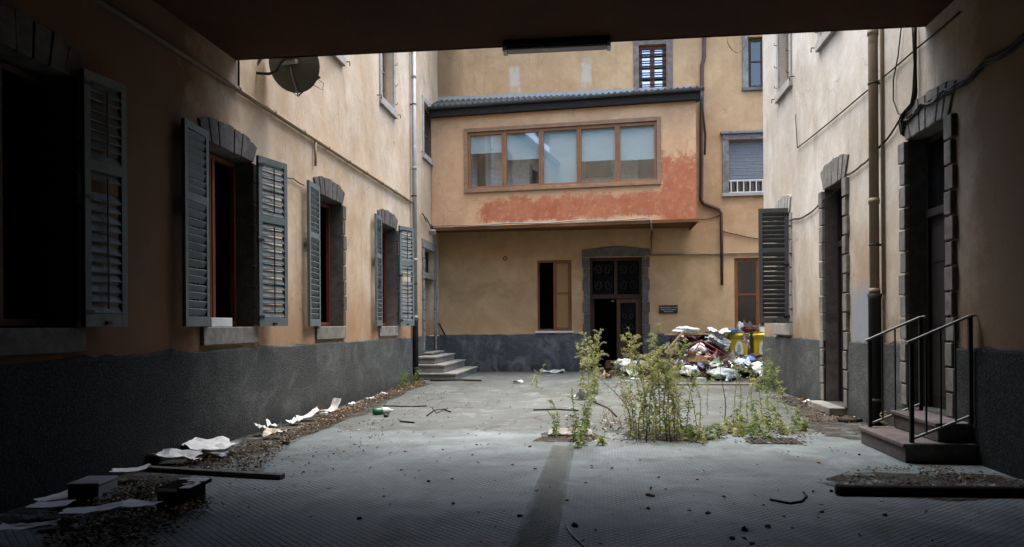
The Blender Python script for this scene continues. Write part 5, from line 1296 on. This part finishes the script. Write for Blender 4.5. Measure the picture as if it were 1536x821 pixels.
m = carton(.46, .3, .11); T(m, 'plastic_crate', 'blue', 1094, 499, (0, -9, 15), 'flat bright blue plastic crate on the top of the heap', 'crate', Y=23.6, bevel=.02)
T(lump(.14, .12, .22, 21, .4, 3), 'plastic_bag', 'greyp', 1112, 500, (0, 0, 0), 'upright grey plastic bag on the left bin lid', 'bag', Y=23.75, dz=0)
T(lump(.3, .22, .13, 23, .4), 'rag', 'maroon', 1126, 499, (0, 0, 10), 'dark maroon cloth bundle between the two bin lids', 'cloth', Y=23.8, dz=.02)
T(crumple(.5, .3, .14, 9, 24), 'rag', 'pink', 1127, 501, (0, 0, 0), 'pinkish grey rag under the maroon bundle on the bins', 'cloth', Y=23.6, dz=.0)
T(carton(.32, .26, .16), 'carton', 'whitep', 1138, 499, (0, 6, 12), 'small white box on the right bin lid', 'box', Y=23.85, dz=.02)
T(crumple(.24, .26, .12, 10, 26), 'rag', 'pink', 1116, 508, (70, 0, 10), 'pinkish grey rag hanging over the front of the left bin', 'cloth', Y=23.42)
T(carton(.26, .2, .34), 'carton', 'palegreen', 1083, 524, (0, 22, 25), 'pale tilted carton between the black bin bag and the left bin', 'box', Y=22.9)
T(lump(.2, .16, .2, 28, .5), 'plastic_bag', 'whitep', 1049, 529, (0, 0, 0), 'white bag in front of the black bin bag', 'bag')
T(crumple(.7, .4, .16, 11, 29), 'plastic_sheet', 'greyp', 1072, 521, (20, 10, 20), 'grey film below the black bin bag', 'plastic sheet', lift=.1)
# red tubular frame
q = on_heap(1070, 538)
m = MB()
Ls, Ws = .5, .26
for t_ in (-1, -.33, .33, 1): m.tube([(-Ls, t_ * Ws, 0), (Ls, t_ * Ws, 0)], .014 if abs(t_) == 1 else .01, 6)
for t_ in (-1, .0, 1): m.tube([(t_ * Ls, -Ws, 0), (t_ * Ls, Ws, 0)], .014, 6)
m.tube([(-Ls, -Ws, 0), (-Ls - .1, -Ws, -.25)], .013, 6); m.tube([(-Ls, Ws, 0), (-Ls - .1, Ws, -.25)], .013, 6)
place(m, 'metal_rack', MT['red'], q + Vector((0, -.1, .1)), (42, 32, -8), 'red tubular metal rack lying tilted on the front of the heap', 'rack', G)
T(lump(.3, .24, .15, 31, .5), 'plastic_bag', 'blue_l', 1108, 549, (0, 0, 10), 'pale blue and white bag in front of the left bin', 'bag')
T(lump(.2, .16, .16, 32, .4), 'plastic_bag', 'blue', 1124, 545, (0, 0, 0), 'strong blue bag at the foot of the gap between the bins', 'bag')
T(lump(.26, .2, .13, 33, .5), 'plastic_bag', 'palegreen', 1112, 549, (0, 0, 30), 'pale green bag below the pale blue one', 'bag')
T(lump(.28, .24, .14, 34, .5), 'plastic_bag', 'whitep', 1138, 554, (0, 0, 0), 'plump white bag against the corner of the right house', 'bag')
T(lump(.3, .26, .2, 35, .55), 'plastic_bag', 'whitep', 1140, 562, (0, 0, 60), 'white bag lower down against the corner of the right house', 'bag')
T(crumple(.9, .6, .2, 13, 36), 'plastic_sheet', 'whitep', 1117, 562, (15, 0, 25), 'large white plastic sheet spread on the lower right of the heap', 'plastic sheet')
T(crumple(.7, .5, .2, 12, 37), 'plastic_sheet', 'whitep', 1127, 553, (15, -10, 70), 'folded white plastic sheet between the green bag and the lower sheet', 'plastic sheet')
T(lump(.4, .28, .2, 38, .4), 'plastic_bag', 'greyp', 1086, 566, (0, 0, 20), 'large cloudy grey bag at the front foot of the heap', 'bag')
T(crumple(.6, .4, .16, 11, 39), 'plastic_sheet', 'palegreen', 1066, 552, (20, 0, 10), 'pale greenish film under the red rack', 'plastic sheet')
T(lump(.24, .2, .16, 40, .5), 'plastic_bag', 'whitep', 1034, 560, (0, 0, 0), 'small white bag at the left foot of the heap', 'bag')
T(lump(.13, .12, .12, 41, .4), 'plastic_bag', 'blue_l', 1020, 548, (0, 0, 0), 'small pale blue bundle at the left of the heap', 'bag')
m = MB(); m.add([(-.16, 0, 0), (.16, 0, 0), (.02, .05, .26), (-.16, .02, 0), (.16, .02, 0), (.02, .07, .26)], [(0, 1, 2), (5, 4, 3), (0, 3, 4, 1), (1, 4, 5, 2), (2, 5, 3, 0)]); T(m, 'board_offcut', 'card', 1012, 528, (0, 0, -10), 'triangular cardboard offcut below the leaning plank', 'offcut', dz=0)
T(lump(.2, .16, .1, 42, .5), 'rag', 'maroon', 1108, 557, (0, 0, 0), 'maroon rag under the pale green bag', 'cloth')
T(lump(.22, .2, .14, 43, .5), 'rag', 'brown', 1099, 528, (0, 0, 0), 'brown rag beside the tilted carton', 'cloth', lift=.1)
T(carton(.4, .3, .2, True), 'carton', 'card', 1046, 543, (0, 12, 30), 'brown open carton left of the red rack', 'box')
T(lump(.2, .15, .12, 44, .5), 'rag', 'maroon', 1032, 512, (0, 0, 0), 'maroon rag under the pale board', 'cloth', Y=22.9)
T(carton(.26, .2, .1), 'carton', 'palegreen', 1050, 571, (0, 0, 35), 'flat green carton at the foot of the heap', 'box')
T(lump(.16, .12, .08, 45, .5), 'plastic_bag', 'palegreen', 1060, 560, (0, 0, 0), 'pale green scrap bag at the middle foot of the heap', 'bag')
T(lump(.18, .13, .1, 46, .5), 'rag', 'brown', 1132, 536, (0, 0, 0), 'brown rag wedged between the two bins', 'cloth', Y=23.5)
m = MB(); m.box(-1.5, 1.5, -.06, .06, 0, .03); place(m, 'wooden_board', MT['plank'], on_z(1070, 578), (0, 0, 1), 'long dark plank on the ground along the front of the heap', 'plank', G)
# lesser heap in front of the double door
T(lump(.3, .2, .16, 51, .5), 'plastic_bag', 'whitep', 937, 549, (0, 0, 20), 'white plastic bag in front of the double door', 'bag')
T(lump(.26, .2, .16, 52, .5), 'plastic_bag', 'greyp', 955, 553, (0, 0, 0), 'grey plastic bag right of the white one before the double door', 'bag')
T(crumple(.5, .3, .2, 10, 53), 'plastic_sheet', 'greyp', 947, 560, (10, 0, 20), 'grey plastic sheet below the two bags before the door', 'plastic sheet')
m = MB(); m.lathe([(.001, 0), (.13, .0), (.15, .03), (.13, .05), (.001, .055)], on_z(953, 570), 18); tag(m.build('plastic_disc', MT['whitep']), 'round white plastic lid on the ground before the double door', 'lid', G)
m = MB(); m.box(-.42, .42, -.03, .03, 0, .03); place(m, 'white_strip', MT['whitep'], on_z(957, 573), (0, 0, 0), 'thin white strip on the ground before the double door', 'strip', G)
T(lump(.22, .2, .2, 54, .6), 'rag', 'brown', 918, 553, (0, 0, 0), 'dark brown bundle at the foot of the open doorway', 'cloth', dz=-.02)
# scraps strewn over the heap; each a thing, told apart by colour
scr = [('paper', 'white paper scrap strewn in the rubbish heap'), ('greyp', 'grey plastic scrap strewn in the rubbish heap'), ('card', 'cardboard scrap strewn in the rubbish heap'), ('blue_l', 'pale blue plastic scrap strewn in the rubbish heap'), ('maroon', 'maroon cloth scrap strewn in the rubbish heap'), ('brown', 'brown scrap strewn in the rubbish heap'), ('palegreen', 'pale green scrap strewn in the rubbish heap')]
protos = []
for k, (mt, lab) in enumerate(scr):
    o = place(crumple(.24, .17, .09, 6, 80 + k), 'refuse_scrap', MT[mt], (0, 0, 0), (0, 0, 0), lab, 'scrap', lab.split(' strewn')[0] + 's of the heap'); protos.append([o, 0])
rs = random.Random(5)
for k in range(84):
    pr_k = protos[rs.choice([0, 1, 1, 2, 2, 3, 4, 5, 5, 6])]
    u, v = rs.uniform(1000, 1146), rs.uniform(518, 574)
    if k < 12: u, v = rs.uniform(905, 970), rs.uniform(548, 568)
    q = on_heap(u, v)
    o = pr_k[0] if pr_k[1] == 0 else pr_k[0].copy()
    if pr_k[1]: COL.objects.link(o)
    pr_k[1] += 1
    o.location = q + Vector((0, 0, -.01)); o.rotation_euler = (rs.uniform(-.6, .9), rs.uniform(-.5, .5), rs.uniform(0, 6.28)); s_ = rs.uniform(.6, 1.6); o.scale = (s_, s_, s_)

# ------------------------------------------------------------------ weeds
def leaf(m, p, d, L_, w_, droop):
    d = d.normalized(); side = d.cross(UP)
    if side.length < .05: side = Vector((1, 0, 0))
    side.normalize(); mid = p + d * L_ * .5; end = p + d * L_ - UP * L_ * droop
    m.add([p, mid - side * w_ / 2 , end, mid + side * w_ / 2], [(0, 1, 2), (0, 2, 3)])
def weed(h, seed, lean=.12, lf=(.05, .11), nl=90, plume=.35, branches=8, mats=('stem', 'weed', 'plume'), bare=.0, label=None, cat='weed', group=None, loc=(0, 0, 0), rz=0, pd=1.0):
    rs = random.Random(seed); U = rs.uniform
    root = empty('tall_weed' if h > .5 else 'low_weed', loc, label, cat, group); root.rotation_euler.z = rz
    WORLD[root.as_pointer()] = Matrix()
    az = U(0, 6.28); st = MB(); lv = MB(); pm = MB()
    def spine(t): return Vector((math.cos(az) * lean * h * t * t + .02 * math.sin(t * 7 + seed), math.sin(az) * lean * h * t * t + .02 * math.cos(t * 6), h * t - .5 * lean * lean * h * t * t))
    pts = [spine(i / 9) for i in range(10)]
    st.tube(pts, [.007 * (1 - .75 * i / 9) * (.6 + h * .5) for i in range(10)], 4, False)
    nl = int(nl * .6)
    for i in range(nl):
        t = bare + (1 - bare) * (i + U(0, 1)) / nl; p = spine(t); a = i * 2.4 + U(-.4, .4)
        d = Vector((math.cos(a), math.sin(a), U(-.1, .9))); k = (1.1 - .75 * t) * U(.6, 1.3)
        leaf(lv, p, d, U(*lf) * k, U(.006, .015) * (1 + k), U(.2, .9))
    for b in range(branches):
        t = U(1 - plume * 1.4 if plume else .3, .96); p = spine(t); a = U(0, 6.28); bl = U(.1, .28) * h * (1.2 - t) * 1.6 + .05
        d = Vector((math.cos(a) * .75, math.sin(a) * .75, U(.6, 1.3))).normalized()
        bp = [p + d * bl * k / 4 - UP * .45 * bl * (k / 4) ** 2.5 for k in range(5)]
        st.tube(bp, [.0025, .002, .0018, .0014, .001], 3, False)
        for k in range(int(14 * bl / .15)):
            tt = U(.15, 1); q = bp[min(3, int(tt * 4))].lerp(bp[min(4, int(tt * 4) + 1)], tt * 4 % 1)
            leaf(lv, q, Vector((U(-1, 1), U(-1, 1), U(-.2, .8))), U(.02, .05), U(.006, .012), .3)
        if plume:
            for k in range(int(46 * bl / .15 * pd)):
                tt = U(.3, 1.05); q = bp[min(3, int(min(tt, .99) * 4))].lerp(bp[min(4, int(min(tt, .99) * 4) + 1)], min(tt, .99) * 4 % 1) + Vector((U(-1, 1), U(-1, 1), U(-1, 1))) * .022
                leaf(pm, q, Vector((U(-1, 1), U(-1, 1), U(-1, 1))), U(.008, .02), U(.004, .009), 0)
    st.build('stem', MT[mats[0]], root, recalc=False)
    if lv.f: lv.build('leaves', MT[mats[1]], root, recalc=False)
    if pm.f: pm.build('seed_plume', MT[mats[2]], root, recalc=False)
    return root
def copy_weed(src, loc, rz, sc, label, group):
    r = src.copy(); COL.objects.link(r); r.location = loc; r.rotation_euler = (0, 0, rz); r.scale = (sc, sc, sc); r['label'] = label; r['group'] = group
    for c in src.children:
        d = c.copy(); COL.objects.link(d); d.parent = r
    return r
HM = lambda v, D: 1.5 + (V0 - v) / FPX * D
# main clump: base pixel, height in metres
gm_ = 'tall weeds of the middle clump'
lab_m = ['yellow green weed with pale plume in the dense middle clump']
main = [(952, 648, 1.05, .2), (960, 655, 1.25, .16), (968, 645, 1.5, .1), (975, 652, 1.55, .08), (982, 640, 1.4, .12), (990, 655, 1.2, .2), (998, 660, 1.3, .18), (1006, 650, 1.25, .15), (1014, 656, 1.15, .2), (1022, 648, 1.05, .2), (1028, 656, .9, .25), (945, 655, .85, .3), (985, 660, 1.05, .3), (970, 660, .95, .35), (1010, 640, 1.2, .15), (964, 640, 1.4, .12), (1000, 643, 1.35, .2), (1018, 662, .8, .3), (978, 664, .6, .3), (956, 662, .7, .3)]
first = []
for k, (u, v, h_, ln) in enumerate(main):
    q = on_z(u, v)
    if k < 10: first.append(weed(h_, 100 + k, ln * 1.5, (.05, .12), int(110 * h_), .42, 13, ('stem', 'weed' if k % 3 else 'weed_b', 'plume' if k % 2 else 'plume_d'), .04, lab_m[0], 'weed', gm_, q, uni(0, 6)))
    else:
        s_ = first[k % 10]; hs = main[k % 10][2]; copy_weed(s_, q, uni(0, 6.28), h_ / hs, lab_m[0], gm_)
for k, (u, v, h_, ln) in enumerate([(948, 652, 1.0, .55), (1024, 652, .9, .6), (972, 664, .7, .7), (1004, 664, .8, .6)]):
    weed(h_, 160 + k, ln, (.03, .06), 30, .4, 9, ('stem_d', 'plume_d', 'plume_d'), .25, 'dead brown stalk leaning out of the dense middle weed clump', 'weed', 'dead stalks of the middle clump', on_z(u, v), uni(0, 6), .8)
gl_ = 'tall weeds of the left clump'; lab_l = 'slender weed with feathery dry head in the left clump'
lc = [(884, 588, 1.35, .1), (890, 592, 1.45, .1), (896, 590, 1.2, .15), (892, 604, .9, .2), (876, 590, 1.15, .15), (886, 606, .7, .25), (894, 580, 1.3, .18)]
for k, (u, v, h_, ln) in enumerate(lc):
    q = on_z(u, v); weed(h_, 200 + k, ln, (.06, .14), int(110 * h_), .42, 14, ('stem', 'weed_b' if k % 2 else 'weed', 'plume_d'), .05, lab_l, 'weed', gl_, q, uni(0, 6), 1.2)
lab_n = 'low leafy weed growing from the slab edge in front of the left clump'
for k, (u, v, h_) in enumerate([(870, 668, .55), (866, 660, .7), (874, 655, .75), (864, 672, .35), (876, 664, .45), (838, 654, .5), (833, 656, .35), (880, 640, .5)]):
    weed(h_, 240 + k, .2, (.05, .1), 95, .25, 6, ('stem', 'weed_b', 'plume'), .0, lab_n, 'weed', 'low weeds before the left clump', on_z(u, v), uni(0, 6))
gr_ = 'thin weeds of the right clump'; lab_r = 'thin sparse weed standing in the loose clump on the right'
for k, (u, v, h_, ln, nl) in enumerate([(1044, 650, .95, .2, 40), (1052, 640, .8, .3, 30), (1104, 610, 1.0, .1, 45), (1112, 618, .9, .15, 60), (1128, 622, .95, .1, 60), (1150, 615, .85, .15, 50), (1168, 612, .75, .2, 50), (1140, 608, 1.1, .1, 40), (1120, 630, .7, .25, 70), (1060, 615, .7, .25, 30), (1180, 620, .55, .3, 50)]):
    weed(h_, 300 + k, ln, (.04, .09), nl, .3, 6, ('stem', 'weed_b' if k % 2 else 'weed', 'plume'), .08, lab_r, 'weed', gr_, on_z(u, v), uni(0, 6), pd=.5)
weed(1.05, 333, .08, (.03, .06), 26, 0, 5, ('stem_d', 'weed_b', 'plume'), .2, 'single dark bare-stemmed weed left of the loose right clump', 'weed', None, on_z(1087, 632), 0)
lab_g = 'low spreading green weed rosette among the loose stones at the right'
for k, (u, v, h_) in enumerate([(1108, 655, .3), (1118, 650, .35), (1132, 640, .45), (1142, 636, .5), (1150, 642, .42), (1126, 658, .25), (1166, 640, .4), (1190, 650, .28), (1197, 642, .3), (1096, 650, .25), (1080, 657, .22), (1064, 660, .25), (1050, 664, .2), (1036, 662, .22), (1150, 660, .2), (1175, 652, .22), (1205, 646, .18), (1138, 652, .3), (902, 668, .14), (1100, 640, .35)]):
    weed(h_, 400 + k, .35, (.08, .15), 60, 0, 4, ('stem', 'weed_b' if k % 3 else 'weed', 'plume'), .0, lab_g, 'weed', 'low weeds at the right', on_z(u, v), uni(0, 6))
lab_d = 'short reddish dry seedling on the cracked concrete between the clumps'
for k, (u, v, h_) in enumerate([(912, 640, .25), (922, 636, .28), (930, 642, .22), (938, 634, .25), (905, 632, .22), (918, 646, .18)]):
    weed(h_, 450 + k, .3, (.03, .06), 22, 0, 3, ('stem_d', 'plume_d', 'plume'), .1, lab_d, 'weed', 'dry seedlings', on_z(u, v), uni(0, 6))
for k, (u, v) in enumerate([(578, 582), (588, 580), (598, 578), (606, 577), (584, 584)]):
    q = on_z(u, v); q.x = max(q.x, XL + .15); weed(.42, 470 + k, .4, (.07, .13), 80, 0, 6, ('stem', 'weed_b', 'plume'), 0, 'bushy dark green weed at the far foot of the left plinth', 'weed', 'weeds at the left plinth', q, uni(0, 6))
for k, (u, v, h_) in enumerate([(1150, 583, .9), (1158, 586, .7), (1166, 588, .6), (1142, 584, .8), (1152, 590, .6), (1172, 592, .45), (1136, 588, .5)]):
    q = on_z(u, v); q.x = min(q.x, XR - .2) if q.y < YR else q.x
    weed(h_, 490 + k, .35, (.06, .12), 110, 0, 8, ('stem', 'weed_b', 'plume'), 0, 'bushy green weed at the corner of the right house', 'weed', 'weeds at the right corner', q, uni(0, 6))
for k, (u, v, h_) in enumerate([(800, 578, .4), (812, 572, .5), (806, 582, .35), (1004, 575, .5), (985, 578, .4)]):
    weed(h_, 520 + k, .3, (.04, .08), 40, 0, 6, ('stem', 'weed', 'plume'), 0, 'faint wispy grass-like weed far back on the concrete', 'weed', 'wispy weeds at the back', on_z(u, v), uni(0, 6))
q = on_z(1312, 610); weed(.35, 540, .2, (.06, .1), 50, 0, 3, ('stem', 'weed', 'plume'), 0, 'small green weed behind the far railing by the black downpipe', 'weed', None, Vector((XR - .25, 10.6, 0)), 0)

# ------------------------------------------------------------------ sky, sun, camera
wd = bpy.data.worlds.new('World'); SC.world = wd; wd.use_nodes = True
nt_ = wd.node_tree; nt_.nodes.clear()
sk = nt_.nodes.new('ShaderNodeTexSky'); sk.sky_type = 'NISHITA'; sk.sun_disc = False
SUN_EL, SUN_AZ = R(85), R(0)          # azimuth clockwise from +Y
sk.sun_elevation = SUN_EL; sk.sun_rotation = SUN_AZ; sk.air_density = 1.0; sk.dust_density = 3.0; sk.ozone_density = 1.0
bg = nt_.nodes.new('ShaderNodeBackground'); bg.inputs[1].default_value = SKY_STRENGTH
ou = nt_.nodes.new('ShaderNodeOutputWorld'); nt_.links.new(sk.outputs[0], bg.inputs[0]); nt_.links.new(bg.outputs[0], ou.inputs[0])
sl_ = bpy.data.lights.new('sun', 'SUN'); sl_.energy = SUN_STRENGTH; sl_.angle = R(70); sl_.color = (1, .97, .92)
so_ = bpy.data.objects.new('sun', sl_); COL.objects.link(so_)
sdv = Vector((math.sin(SUN_AZ) * math.cos(SUN_EL), math.cos(SUN_AZ) * math.cos(SUN_EL), math.sin(SUN_EL)))
so_.rotation_euler = (-sdv).to_track_quat('-Z', 'Y').to_euler(); so_.location = (0, 12, 20)
cd = bpy.data.cameras.new('camera'); cam = bpy.data.objects.new('camera', cd); COL.objects.link(cam)
cd.sensor_width = 36; cd.sensor_fit = 'HORIZONTAL'; cd.lens = FPX * 36 / 1536; cd.shift_y = (V0 - 410.5) / 1536; cd.clip_end = 500; cd.clip_start = .05
c_, s__ = math.cos(RO), math.sin(RO)
rx_ = RV * c_ - UP * s__; uy_ = RV * s__ + UP * c_; bk = -FV
cam.matrix_world = Matrix(((rx_.x, uy_.x, bk.x, 0), (rx_.y, uy_.y, bk.y, 0), (rx_.z, uy_.z, bk.z, H), (0, 0, 0, 1)))
SC.camera = cam
SC.view_settings.view_transform = 'Standard'; SC.view_settings.look = 'None'; SC.view_settings.exposure = EXPOSURE; SC.view_settings.gamma = 1
SC.view_settings.use_curve_mapping = False
SC.render.engine = 'CYCLES'
SC.cycles.max_bounces = 6; SC.cycles.diffuse_bounces = 1; SC.cycles.glossy_bounces = 3; SC.cycles.transparent_max_bounces = 12
SC.cycles.use_denoising = True; SC.cycles.sample_clamp_indirect = 4
